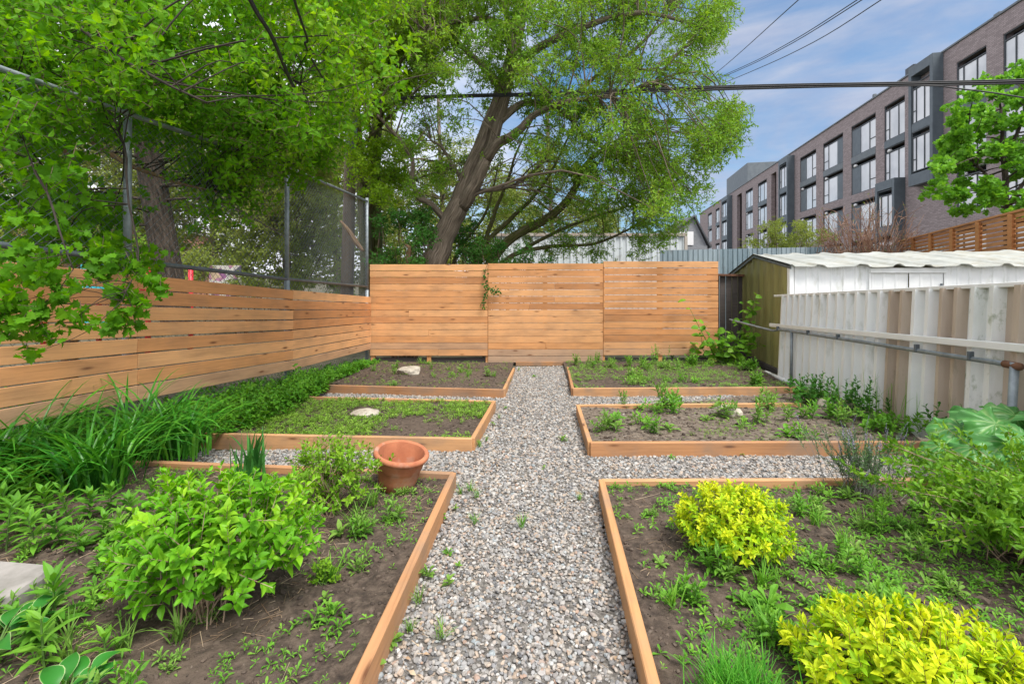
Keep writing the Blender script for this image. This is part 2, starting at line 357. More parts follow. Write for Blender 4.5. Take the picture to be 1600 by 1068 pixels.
def rampmat(name, stops, rough=.8, noise=.35, scale=60.0, interp='LINEAR', spec=.3):
    m, nt, out = newmat(name); L = nt.links.new
    a = attr(nt, 'rnd'); r = ramp(nt, a.outputs['Fac'], stops, interp)
    tc = nd(nt, 'ShaderNodeTexCoord'); no = nd(nt, 'ShaderNodeTexNoise', i_Scale=scale, i_Detail=4.0); L(tc.outputs['Object'], no.inputs['Vector'])
    rr = ramp(nt, no.outputs['Fac'], [(.3, (.55, .55, .55)), (.7, (1.3, 1.3, 1.3))]); mx = nd(nt, 'ShaderNodeMix', data_type='RGBA', blend_type='MULTIPLY'); mx.inputs['Factor'].default_value = noise
    L(r.outputs[0], mx.inputs['A']); L(rr.outputs[0], mx.inputs['B'])
    p = nd(nt, 'ShaderNodeBsdfPrincipled', i_Roughness=rough); p.inputs['Specular IOR Level'].default_value = spec; L(mx.outputs['Result'], p.inputs['Base Color']); L(p.outputs[0], out.inputs[0]); return m
# ------------------------------------------------------------------ materials of the place
M = {}
M['cedar'] = wood('cedar', [(.52, .24, .10), (.67, .33, .14), (.59, .27, .112), (.75, .405, .19), (.67, .345, .155), (.43, .31, .225)], stain=.14)
M['cedar_bed'] = wood('cedar_bed', [(.42, .21, .10), (.58, .33, .165), (.50, .265, .12)], stain=.55)
M['louver'] = wood('louver', [(.40, .17, .06), (.52, .25, .10)], knots=False)
M['oldwood'] = wood('oldwood', [(.07, .06, .06), (.12, .105, .10)])
M['pole'] = wood('pole', [(.16, .12, .09), (.24, .19, .145)], knots=False)
M['soil'] = plain('soil', [(.028, .020, .015), (.075, .054, .040), (.135, .101, .076)], scale=26, rough=.95, bump=1.0, bdist=.02, detail=10, lo=.3, hi=.68, second=(1.6, (.115, .084, .063), .45, .8, (1, 1, 1)))
M['soil2'] = plain('soil_pale', [(.07, .053, .04), (.145, .113, .087), (.225, .183, .142)], scale=22, rough=.95, bump=.9, bdist=.03, detail=10)
M['clod'] = rampmat('clod', [(0, (.05, .038, .03)), (.6, (.10, .074, .056)), (.93, (.15, .117, .092)), (1, (.34, .31, .27))], noise=.5)
M['yard'] = plain('yard_ground', [(.05, .05, .028), (.09, .085, .05), (.12, .10, .07)], scale=3, rough=.95, bump=.8, bdist=.03, detail=10)
M['gravelbed'] = plain('gravel_bed', [(.08, .072, .064), (.15, .137, .122), (.25, .23, .205)], scale=45, rough=.95, bump=1, bdist=.02, detail=4)
M['pebble'] = rampmat('pebble', [(0, (.105, .105, .11)), (.10, (.20, .195, .19)), (.22, (.34, .315, .285)), (.34, (.25, .25, .255)), (.46, (.42, .39, .35)), (.55, (.30, .235, .18)), (.63, (.43, .35, .28)), (.71, (.34, .335, .33)), (.79, (.19, .165, .15)), (.87, (.52, .50, .47)), (.94, (.25, .285, .30)), (1, (.37, .25, .185))], noise=.5, scale=70, rough=.75)
M['galv'] = plain('galvanised', [(.20, .23, .25), (.32, .36, .39)], scale=9, rough=.5, metal=.35, bump=.05)
M['galvdark'] = plain('galvanised_dark', [(.10, .12, .135), (.17, .20, .22)], scale=9, rough=.5, metal=.4, bump=.05)
M['olive'] = plain('olive_metal', [(.25, .235, .085), (.33, .305, .125)], scale=4, rough=.55, bump=.03, stretch=(3, 3, .5), second=(5, (.06, .05, .025), .56, .8, (2, 2, .5)))
M['white'] = plain('white_metal', [(.82, .845, .85), (.90, .91, .905)], scale=3, rough=.45, bump=.04, stretch=(3, 3, .6), second=(3.6, (.44, .46, .37), .55, .82, (2, 2, .6)))
M['whitemoss'] = plain('white_mossy_metal', [(.72, .74, .72), (.85, .86, .84)], scale=3, rough=.5, bump=.05, stretch=(3, 3, .6), second=(5.5, (.27, .32, .20), .52, .68, (1.6, 1.6, .9)))
M['whiteclean'] = plain('white_clean_metal', [(.80, .82, .82), (.88, .89, .88)], scale=4, rough=.4, bump=.02)
M['tan'] = plain('tan_metal', [(.46, .37, .295), (.54, .45, .365)], scale=3, rough=.5, bump=.03, stretch=(3, 3, .6), second=(4.0, (.22, .19, .13), .58, .8, (2, 2, .7)))
M['roofm'] = plain('shed_roof_metal', [(.30, .31, .285), (.45, .46, .43)], scale=2.5, rough=.6, bump=.05, second=(2.4, (.30, .28, .22), .47, .72, (1, 1, 1)))
M['rust'] = plain('rust', [(.10, .05, .035), (.19, .09, .05)], scale=14, rough=.9)
M['terra'] = plain('terracotta', [(.35, .12, .06), (.50, .19, .095)], scale=9, rough=.9, bump=.1, second=(6, (.46, .31, .24), .52, .75, (1, 1, 1)))
M['rock'] = plain('rock', [(.26, .22, .17), (.40, .355, .29), (.52, .475, .40)], scale=7, rough=.9, bump=.6, bdist=.02, second=(16, (.18, .16, .13), .57, .7, (1, 1, 1)))
M['slab'] = plain('slab', [(.20, .19, .17), (.32, .30, .28)], scale=8, rough=.9, bump=.3, bdist=.01)
M['bark'] = plain('bark', [(.075, .058, .043), (.19, .15, .113), (.34, .275, .215)], scale=5, rough=.95, bump=1, bdist=.05, coord='bc', stretch=(.55, 4.5, 4.5), detail=8, lo=.32, hi=.7)
M['barkdark'] = plain('bark_dark', [(.028, .022, .018), (.075, .056, .043), (.13, .10, .08)], scale=5, rough=.95, bump=1, bdist=.05, coord='bc', stretch=(.8, 5, 5), detail=8)
M['barkmoss'] = plain('bark_mossy', [(.05, .06, .015), (.12, .12, .035), (.16, .13, .09)], scale=5, rough=.95, bump=1, bdist=.05, coord='bc', stretch=(.7, 5, 5), detail=8)
M['barkpale'] = plain('bark_pale', [(.13, .075, .04), (.26, .165, .09)], scale=6, rough=.9, bump=.6, bdist=.02, coord='bc', stretch=(.7, 5, 5))
M['limb'] = plain('dark_limb', [(.02, .016, .013), (.05, .038, .03)], scale=12, rough=.95)
M['twig'] = plain('twig', [(.09, .06, .04), (.17, .12, .08)], scale=12, rough=.9)
M['redtwig'] = rampmat('red_twig', [(0, (.20, .10, .07)), (1, (.40, .25, .17))])
M['straw'] = rampmat('straw', [(0, (.16, .10, .06)), (.5, (.34, .23, .14)), (1, (.48, .38, .26))])
M['cable'] = plain('cable', [(.015, .016, .018), (.03, .03, .033)], rough=.6)
M['brick'] = None
g = {}
M['l_maple'] = leafmat('leaf_maple', [(.055, .18, .012), (.14, .37, .018), (.34, .56, .035)], trans=.52, spec=.12)
M['l_big'] = leafmat('leaf_big', [(.06, .17, .014), (.12, .29, .02), (.21, .41, .03), (.25, .43, .035), (.22, .17, .06)], trans=.4)
M['l_yg'] = leafmat('leaf_yellow_green', [(.12, .25, .012), (.23, .42, .02), (.36, .55, .03)], trans=.45)
M['l_far'] = leafmat('leaf_far', [(.13, .19, .035), (.24, .32, .055), (.36, .43, .09)], trans=.4)
M['l_spruce'] = leafmat('needle', [(.016, .05, .026), (.035, .09, .045), (.06, .13, .075)], trans=.1)
M['l_pale'] = leafmat('leaf_pale_maple', [(.09, .27, .02), (.17, .42, .035), (.27, .56, .06)], trans=.4)
M['l_bush'] = leafmat('leaf_bush', [(.02, .10, .010), (.05, .19, .02), (.08, .26, .03)], trans=.35)
M['l_vine'] = leafmat('leaf_vine', [(.09, .26, .015), (.17, .40, .03), (.26, .48, .05)], trans=.4)
M['l_weigela'] = leafmat('leaf_weigela', [(.06, .24, .012), (.16, .43, .018), (.36, .62, .03)], trans=.38)
M['l_shrubb'] = leafmat('leaf_shrub', [(.11, .27, .015), (.20, .41, .025), (.34, .55, .045)], trans=.38)
M['l_yellow'] = leafmat('leaf_yellow', [(.13, .33, .012), (.31, .54, .014), (.62, .72, .02), (.84, .85, .03)], trans=.35)
M['l_spirea'] = leafmat('leaf_spirea', [(.08, .22, .015), (.16, .36, .025), (.28, .48, .045)], trans=.38)
M['l_weed'] = leafmat('leaf_weed', [(.07, .23, .02), (.15, .38, .035), (.25, .49, .055)], trans=.35)
M['l_weed2'] = leafmat('leaf_weed_pale', [(.11, .25, .04), (.19, .37, .06), (.28, .46, .09)], trans=.35)
M['l_cover'] = leafmat('leaf_cover', [(.10, .22, .02), (.19, .36, .04), (.29, .46, .07)], trans=.3)
M['l_lily'] = leafmat('leaf_daylily', [(.025, .15, .014), (.06, .29, .022), (.14, .43, .04)], trans=.35, rough=.35, spec=.35)
M['l_iris'] = leafmat('leaf_iris', [(.03, .15, .025), (.07, .26, .05), (.10, .32, .07)], trans=.3)
M['l_ground'] = leafmat('leaf_ground', [(.04, .17, .012), (.10, .31, .02), (.18, .42, .035)], trans=.35)
M['l_grass'] = leafmat('leaf_grass', [(.04, .21, .012), (.085, .35, .025), (.16, .46, .05)], trans=.35)
M['l_rhub'] = leafmat('leaf_rhubarb', [(.05, .20, .04), (.10, .31, .075), (.28, .46, .17)], trans=.3, rough=.4, spec=.4)
M['l_lav'] = leafmat('leaf_lavender', [(.13, .19, .14), (.10, .20, .07), (.12, .26, .06)], trans=.2)
M['lavflower'] = plain('lavender_head', [(.17, .15, .25), (.26, .24, .32)], rough=.9)
M['hosta'] = leafmat('leaf_hosta', [(.04, .22, .03), (.05, .26, .035), (.62, .68, .36)], trans=.3, rough=.4)
M['redstem'] = plain('red_stem', [(.20, .09, .04), (.16, .16, .05)], rough=.7)
M['greenstem'] = plain('green_stem', [(.08, .16, .03), (.12, .22, .05)], rough=.7)
# ------------------------------------------------------------------ world, sun, camera
def setup():
    w = bpy.data.worlds.new('World'); SC.world = w; w.use_nodes = True; nt = w.node_tree; nt.nodes.clear(); L = nt.links.new
    out = nt.nodes.new('ShaderNodeOutputWorld'); bg = nd(nt, 'ShaderNodeBackground', i_Strength=.055)
    sky = nd(nt, 'ShaderNodeTexSky', sky_type='NISHITA', sun_disc=False, sun_elevation=rad(62), sun_rotation=rad(142), air_density=1.0, dust_density=1.6, ozone_density=2.2)
    tc = nd(nt, 'ShaderNodeTexCoord'); mp = nd(nt, 'ShaderNodeMapping'); mp.inputs['Scale'].default_value = (1.0, 1.0, 3.4); mp.inputs['Rotation'].default_value = (.12, .05, .4); L(tc.outputs['Generated'], mp.inputs[0])
    n1 = nd(nt, 'ShaderNodeTexNoise', i_Scale=2.6, i_Detail=9.0, i_Roughness=.56, i_Distortion=.35); L(mp.outputs[0], n1.inputs['Vector'])
    n2 = nd(nt, 'ShaderNodeTexNoise', i_Scale=5.0, i_Detail=7.0, i_Roughness=.6); L(mp.outputs[0], n2.inputs['Vector'])
    cl = ramp(nt, n1.outputs['Fac'], [(.36, (0, 0, 0)), (.62, (.9, .9, .9))])
    cc = ramp(nt, n2.outputs['Fac'], [(.3, (3.3, 4.1, 6.1)), (.7, (5.5, 5.9, 7.1))])
    tint = nd(nt, 'ShaderNodeMix', data_type='RGBA', blend_type='MULTIPLY'); tint.inputs['Factor'].default_value = 1.0; tint.inputs['B'].default_value = (.98, 1.50, 1.70, 1); L(sky.outputs[0], tint.inputs['A'])
    mx = nd(nt, 'ShaderNodeMix', data_type='RGBA'); L(cl.outputs[0], mx.inputs['Factor']); L(tint.outputs['Result'], mx.inputs['A']); L(cc.outputs[0], mx.inputs['B'])
    # bright cloud deck added overhead and behind for fill light, blue break front right
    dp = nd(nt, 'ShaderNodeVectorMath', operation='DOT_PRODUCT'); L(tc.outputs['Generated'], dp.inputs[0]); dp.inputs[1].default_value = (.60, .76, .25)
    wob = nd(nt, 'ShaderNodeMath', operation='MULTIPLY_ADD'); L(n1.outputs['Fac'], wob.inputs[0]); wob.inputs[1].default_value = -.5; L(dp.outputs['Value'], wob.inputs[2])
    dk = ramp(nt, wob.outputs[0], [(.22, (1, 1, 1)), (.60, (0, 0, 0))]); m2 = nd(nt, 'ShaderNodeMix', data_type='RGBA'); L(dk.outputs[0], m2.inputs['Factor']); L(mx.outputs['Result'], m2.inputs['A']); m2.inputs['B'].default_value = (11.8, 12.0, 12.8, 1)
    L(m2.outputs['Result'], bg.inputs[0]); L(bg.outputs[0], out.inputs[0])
    s = bpy.data.lights.new('sun', 'SUN'); s.energy = 2.6; s.angle = rad(24); s.color = (1, .96, .90); so = bpy.data.objects.new('sun', s); COL.objects.link(so)
    el, az = rad(62), rad(142)                                     # high, from behind the camera on the right
    d = np.array([math.sin(az) * math.cos(el), math.cos(az) * math.cos(el), math.sin(el)])
    import mathutils
    so.rotation_euler = mathutils.Vector(d).to_track_quat('Z', 'Y').to_euler(); so.location = (4, -6, 14)
    c = bpy.data.cameras.new('camera'); c.sensor_width = 36; c.lens = 16.0; c.shift_y = -102 / 1600; c.clip_end = 2000; c.clip_start = .05
    co = bpy.data.objects.new('camera', c); co.location = (0, 0, CZ); co.rotation_euler = (rad(90), 0, 0); COL.objects.link(co); SC.camera = co
    SC.view_settings.view_transform = 'Standard'; SC.view_settings.look = 'None'; SC.view_settings.exposure = EXPO; SC.view_settings.gamma = 1
    SC.cycles.max_bounces = 6; SC.cycles.transparent_max_bounces = 8; SC.cycles.diffuse_bounces = 3; SC.cycles.glossy_bounces = 2; SC.cycles.transmission_bounces = 3
EXPO = 1.02
setup()
# ------------------------------------------------------------------ terrain
def terrain():
    mb = MB(); ys = np.concatenate([np.linspace(-6, 10, 60), [14, 20, 40, 90, 200, 500, 1200]]); xs = np.concatenate([[-1200, -300, -80, -30], np.linspace(-12, 14, 50), [30, 80, 300, 1200]])
    X, Y = np.meshgrid(xs, ys); Z = gz(Y) - .02 + np.where(np.abs(X) < 14, (vnoise(X * 2, Y * 2) - .5) * .03, 0)
    n, m = X.shape; i = np.arange(n - 1)[:, None] * m; j = np.arange(m - 1)[None]
    mb.add(np.stack([X, Y, Z], -1), np.stack([i + j, i + j + 1, i + m + j + 1, i + m + j], -1).reshape(-1, 4))
    tag(mb.build('ground', M['yard'], smooth=True), 'dark earth ground of the yard and the land around it', 'ground', kind='structure')
terrain()
# ------------------------------------------------------------------ raised beds
HB = .12
def bedz(x, y): return -SL * y
BEDS = {}
def soil_patch(mb, c, n=40, m=40, h=.085, amp=.03, seed=1):
    A, B, C, D = [np.asarray(p)[:2] for p in c]             # near-left, near-right, far-right, far-left
    u, v = np.meshgrid(np.linspace(0, 1, n), np.linspace(0, 1, m))
    P = (1 - u)[..., None] * (1 - v)[..., None] * A + u[..., None] * (1 - v)[..., None] * B + u[..., None] * v[..., None] * C + (1 - u)[..., None] * v[..., None] * D
    Z = -SL * P[..., 1] + h + amp * ((vnoise(P[..., 0] * 2.2, P[..., 1] * 2.2, seed) - .5) * 1.2 + (vnoise(P[..., 0] * 9, P[..., 1] * 9, seed + 3) - .5) * .55 + (vnoise(P[..., 0] * 27, P[..., 1] * 27, seed + 5) - .5) * .42 + (vnoise(P[..., 0] * 70, P[..., 1] * 70, seed + 7) - .5) * .22)
    i = np.arange(m - 1)[:, None] * n; j = np.arange(n - 1)[None]
    mb.add(np.concatenate([P, Z[..., None]], -1), np.stack([i + j, i + j + 1, i + n + j + 1, i + n + j], -1).reshape(-1, 4))
def soil_h(x, y, h, amp, seed):
    return -SL * y + h + amp * ((vnoise(x * 2.2, y * 2.2, seed) - .5) * 1.2 + (vnoise(x * 9, y * 9, seed + 3) - .5) * .55 + (vnoise(x * 27, y * 27, seed + 5) - .5) * .42)
def bed(key, label, boards, quad, soil='soil', h=.085, amp=.03, seed=1, res=50):
    c = np.mean([q[:2] for q in quad], 0); root = thing('raised_bed', label, 'garden bed', (c[0], c[1], -SL * c[1]), 'timber edged beds along the gravel path')
    for (A, B, hh) in boards:
        mb = MB(); A = np.array(A, float); B = np.array(B, float)
        A2 = A.copy(); B2 = B.copy(); A2[2] -= HB + .03; B2[2] -= HB + .03
        beam(mb, A2, B2, HB + .03, .04, bev=.004); mb.build('board', M['cedar_bed'], root)
    mb = MB(); soil_patch(mb, quad, res, res, h, amp, seed); mb.build('soil', M[soil], root, smooth=True)
    BEDS[key] = dict(quad=[np.asarray(q)[:2] for q in quad], h=h, amp=amp, seed=seed)
    return root
def ext(A, B, t): return A + (B - A) * t
def inset(P, dx, dy): return P + np.array([dx, dy, -SL * dy])
# front left
fr = G(708, 738, HB); fn = G(555, 1066, HB); fn2 = ext(fr, fn, 1.9); fl = G(315, 723, HB); fl2 = ext(fr, fl, 1.85)
wl = fl2 + np.array([.0, 0, 0])
bed('fl', 'front left garden bed with tall green bushes and a terracotta pot', [(fn2, fr, 1), (fr, fl2, 1)], [np.array([-3.25, -.3, 0]), fn2, fr, fl2 + np.array([-.1, .1, 0])], seed=2, res=240)
# front right
gr = G(940, 749, HB); gn = G(1022, 1068, HB); gn2 = ext(gr, gn, 1.9); gl = G(1465, 747, HB); gl2 = ext(gr, gl, 1.5)
bed('fr', 'front right garden bed with two bright yellow bushes', [(gn2, gr, 1), (gr, gl2, 1)], [gn2, np.array([4.2, -.3, 0]), gl2, gr], seed=4, res=240)
# middle left
a, b, c, d = G(315, 676, HB), G(738, 684, HB), G(772, 626, HB), G(400, 617, HB)
a2 = ext(b, a, 1.1)
bed('ml', 'middle left garden bed carpeted in low green seedlings', [(a2, b, 1), (b, c, 1), (c, d, 1)], [a2, b, c, d], seed=6, res=60)
# middle right
a, b, c, d = G(922, 690, HB), G(1450, 689, HB), G(1250, 629, HB), G(903, 632, HB)
bed('mr', 'middle right garden bed of pale bare soil with few weeds', [(d, a, 1), (a, b, 1), (d, c, 1)], [a, b, np.array([4.75, 6.3, 0]), d], soil='soil2', seed=8, res=60)
# back left
a, b, c, d = G(478, 600, HB), G(787, 608, HB), G(803, 574, HB * .6), G(585, 568, HB * .5)
e = G(434, 613, HB)
bed('bl', 'back left garden bed beside the slatted left fence', [(a, b, 1), (b, c, 1), (e, a, 1)], [G(440, 603, .05), b, np.array([c[0], 9.5, 0]), np.array([-2.95, 9.5, 0])], seed=10, res=60, h=.075)
# back right
a, b, c, d = G(895, 606, HB), G(1243, 604, HB), None, G(887, 573, HB * .6)
bed('br', 'back right garden bed full of weeds below the olive shed wall', [(d, a, 1), (a, b, 1)], [a, b, np.array([5.2, 10.2, 0]), np.array([d[0], 9.5, 0])], seed=12, res=60, h=.075)
def bed_pts(key, n, margin=.04):
    q = BEDS[key]['quad']; u = RG.uniform(margin, 1 - margin, n)[:, None]; v = RG.uniform(margin, 1 - margin, n)[:, None]
    P = (1 - u) * (1 - v) * q[0] + u * (1 - v) * q[1] + u * v * q[2] + (1 - u) * v * q[3]
    return P
def bed_z(key, x, y):
    b = BEDS[key]; return soil_h(np.asarray(x), np.asarray(y), b['h'], b['amp'], b['seed'])
def bed_at(key, px, py):
    b = BEDS[key]; p = G(px, py, b['h']); p[2] = bed_z(key, p[0], p[1]); return p
# ------------------------------------------------------------------ gravel
def gravel():
    P1 = [fn2[:2] + [0, -.3], fr[:2], fl2[:2] + [-.05, 0], G(300, 703)[:2] + [-.1, 0], G(740, 703)[:2], G(772, 634)[:2], G(440, 627)[:2], G(470, 613)[:2], G(786, 615)[:2], G(806, 573)[:2], G(885, 572)[:2], G(895, 617)[:2], G(1262, 615)[:2], G(1255, 636)[:2], G(904, 640)[:2], G(922, 709)[:2], G(1475, 709)[:2], gl2[:2], gr[:2], gn2[:2] + [0, -.3]]
    lo = np.min(P1, 0); hi = np.max(P1, 0)
    mb = MB(); s = .09; X, Y = np.meshgrid(np.arange(lo[0] - s, hi[0] + s, s), np.arange(max(lo[1], .2), hi[1] + s, s)); inside = inpoly(X + s / 2, Y + s / 2, P1)
    n, m = X.shape; idx = np.argwhere(inside[:-1, :-1]); k = idx[:, 0] * m + idx[:, 1]
    Z = -SL * Y + .002 + (vnoise(X * 3, Y * 3, 9) - .5) * .012
    mb.add(np.stack([X, Y, Z], -1), np.stack([k, k + 1, k + m + 1, k + m], 1))
    tag(mb.build('gravel_path', M['gravelbed'], smooth=True), 'straight grey gravel path with side arms between timber beds', 'path', kind='structure')
    mb = MB()
    def fill(y0, y1, dens, size, I, layer=.006):
        A = (hi[0] - lo[0]) * (y1 - y0); N = int(A * dens); x = RG.uniform(lo[0], hi[0], N); y = RG.uniform(y0, y1, N); ok = inpoly(x, y, P1); x = x[ok]; y = y[ok]
        z = -SL * y + RG.uniform(0, layer, len(x)) + (vnoise(x * 3, y * 3, 9) - .5) * .012
        stones(mb, np.stack([x, y, z], 1), size * np.clip(RG.lognormal(0, .34, len(x)), .4, 1.75), I)
    fill(1.0, 2.9, 5800, .0074, ICO1, .011); fill(2.9, 4.6, 3400, .0092, ICO1, .011); fill(4.6, 9.4, 2200, .0110, ICO0, .010)
    o = mb.build('gravel_pebbles', M['pebble']); tag(o, 'loose grey, tan and bluish pebbles covering the garden path', 'gravel', kind='stuff')
gravel()
# ------------------------------------------------------------------ back fence
def back_fence():
    root = thing('back_fence', 'tall cedar fence of horizontal boards across the end of the garden', 'fence', (.1, 9.58, -.58))
    D = 9.58; X = lambda px: (px - CX) / F * D; Zp = lambda py: CZ - (py - HY) / F * D
    panels = [(578, 762, 412.5, 555.5, 14), (762.6, 942, 410.8, 566.0, 15), (942.6, 1122, 407.5, 554.5, 14)]
    for (p0, p1, t0, b0, n) in panels:
        mb = MB(); zt, zb = Zp(t0), Zp(b0); pit = (zt - zb) / n
        for k in range(n):
            z = zt - (k + 1) * pit; splits = [p0, p1]
            if RG.random() < .22: splits = [p0, p0 + (p1 - p0) * RG.choice([.33, .36, .5, .58, .64]), p1]
            tone = RG.random() * .78 if k < n - 2 else .80 + .2 * RG.random()
            for q0, q1 in zip(splits[:-1], splits[1:]):
                gap = RG.uniform(.006, .010) if p0 < 900 else RG.uniform(.009, .014)
                zz = z + RG.normal(0, .0012)
                beam(mb, (X(q0) + .0012, D + RG.normal(0, .0015), zz), (X(q1) - .0012, D + RG.normal(0, .0015), zz + RG.normal(0, .0015)), pit - gap, .02, rnd=np.clip(tone + RG.normal(0, .12), 0, .78) if k < n - 2 else tone, bev=.003)
        mb.build('panel', M['cedar'], root)
    for px in (580, 670, 762, 852, 942, 1032, 1119):
        mb = MB(); zb = -.62; zt = Zp(412) - .02
        x = X(px) + (.03 if px == 580 else -.02 if px == 1119 else 0)
        cbox(mb, (x, D + .06, (zb + zt) / 2), (.045, .045, (zt - zb) / 2), None, .004, .2, bcoff=np.array([0, 0, 0]))
        mb.build('post', M['cedar'], root)
    mb = MB(); beam(mb, (X(806), D - .045, -.585), (X(884), D - .045, -.585), .085, .03, rnd=.1); mb.build('kick_board', M['cedar_bed'], root)
    mb = MB(); beam(mb, (X(584), D + .05, Zp(557) - .15), (X(762), D + .05, Zp(557) - .15), .12, .02, rnd=.0); mb.build('rot_board', M['oldwood'], root); mb = MB(); beam(mb, (X(945), D + .05, Zp(557) - .15), (X(1115), D + .05, Zp(557) - .15), .12, .02, rnd=.0); mb.build('rot_board', M['oldwood'], root)
back_fence()
# ------------------------------------------------------------------ left fence
LF = [(9.5, -2.95, -.23), (6.23, -3.005, .01), (3.92, -3.236, .215), (1.5, -3.47, .40)]
def lfx(y): return np.interp(y, [p[0] for p in LF[::-1]], [p[1] for p in LF[::-1]])
def left_fence():
    root = thing('slat_fence', 'cedar fence of widely gapped horizontal boards along the left side', 'fence', (-3.1, 5.5, -.33))
    for (a, b) in zip(LF[:-1], LF[1:]):
        mb = MB(); n = 8; hgt = 1.10 if a[0] > 9 else 1.09
        for k in range(n):
            p = .137; za = a[2] + k * p; zb = b[2] + k * p * (1.02 if b[0] < 3 else 1.0); gap = .013 + RG.uniform(-.004, .006)
            beam(mb, (a[1], a[0] - .002, za), (b[1], b[0] + .002, zb), p - gap, .02, rnd=np.clip(.45 + RG.normal(0, .28), 0, .8) if k else .9)
        mb.build('panel', M['cedar'], root)
left_fence()
# ------------------------------------------------------------------ chain link fence
def chain_link():
    root = thing('chain_link_fence', 'tall grey chain link fence standing behind the left wooden fence', 'fence', (-3.2, 6.2, -.37))
    off = -.075
    yp = [9.5, 6.23, 3.92, 1.4]; top = [2.85, 2.78, 2.68, 2.62]; mid = [1.07, 1.245, 1.42, 1.62]
    for y, t in zip(yp[:3], (2.92, 2.85, 2.75)):
        mb = MB(); x = lfx(y) + off; g = gz(y) - .1
        tube(mb, [(x, y, g), (x, y, t - 1.62 if y < 9 else 1.0)], .037, 14); tube(mb, [(x, y, (t - 1.62) if y < 9 else 1.0), (x, y, t)], .030, 14)
        mb.build('post', M['galv'], root, smooth=True)
    for nm, zz, r in (('top_rail', top, .021), ('mid_rail', mid, .022)):
        mb = MB(); tube(mb, [(lfx(y) + off + .005, y, z) for y, z in zip(yp, zz)], r, 10); mb.build(nm, M['galvdark' if nm == 'mid_rail' else 'galv'], root, smooth=True)
    mb = MB(); tube(mb, [(-2.95 + off, 9.5, 2.5), (-2.6 + off, 10.4, 2.5)], .02, 8)
    s = np.linspace(1.4, 9.5, 200); pit = .072; wires = []
    A = []; B = []
    def zr(y): return np.interp(y, yp[::-1], [gz(v) + .02 for v in yp[::-1]]), np.interp(y, yp[::-1], top[::-1])
    for sg in (1, -1):
        for k in np.arange(-4, 14, pit):
            # line z = sg*(y-k) measured from the ground
            y = np.linspace(1.4, 9.5, 82); lo_, hi_ = zr(y); z = lo_ + (sg * (y - k)); ok = (z >= lo_ - .001) & (z <= hi_)
            yy = y[ok]
            if len(yy) < 2: continue
            P = np.stack([lfx(yy) + off - .004 * sg, yy, z[ok]], 1); A.append(P[:-1]); B.append(P[1:])
    mm = MB(); A = np.concatenate(A); B = np.concatenate(B); sticks(mm, A, B, .0026); mm.build('wire_mesh', M['galvdark'], root)
chain_link()
# ------------------------------------------------------------------ corrugated helper
def rib_sheet(mb, A, B, zlo, zhi, prof, period, depth, out, th=.004, rnd=0.0, mi=0, lean=0.0):
    """vertical ribbed sheet between plan points A and B; zlo/zhi are (at A, at B); out = outward plan normal"""
    A = np.asarray(A, float)[:2]; B = np.asarray(B, float)[:2]; Lg = np.linalg.norm(B - A); n = max(1, round(Lg / period)); t = []; o = []
    for k in range(n):
        for (u, dd) in prof: t.append((k + u) / n); o.append(dd * depth)
    t.append(1.0); o.append(prof[0][1] * depth); t = np.array(t); o = np.array(o); out = nrm(np.asarray(out, float)[:2])
    P = A + (B - A) * t[:, None]; z0 = zlo[0] + (zlo[1] - zlo[0]) * t; z1 = zhi[0] + (zhi[1] - zhi[0]) * t
    rows = []
    for (oo) in (o, o - th):
        q = P + out * oo[:, None]; rows += [np.column_stack([q, z0]), np.column_stack([q - out * lean, z1])]
    m = len(t); V = np.concatenate(rows); i = np.arange(m - 1)
    f = [np.stack([i, i + 1, m + i + 1, m + i], 1), np.stack([2 * m + i + 1, 2 * m + i, 3 * m + i, 3 * m + i + 1], 1), np.stack([m + i, m + i + 1, 3 * m + i + 1, 3 * m + i], 1)]
    mb.add(V, f, rnd, None, mi)
TRAP = [(0, 0), (.55, 0), (.66, 1), (.89, 1)]
BOX4 = [(0, 1), (.12, 1), (.2, 0), (.92, 0)]
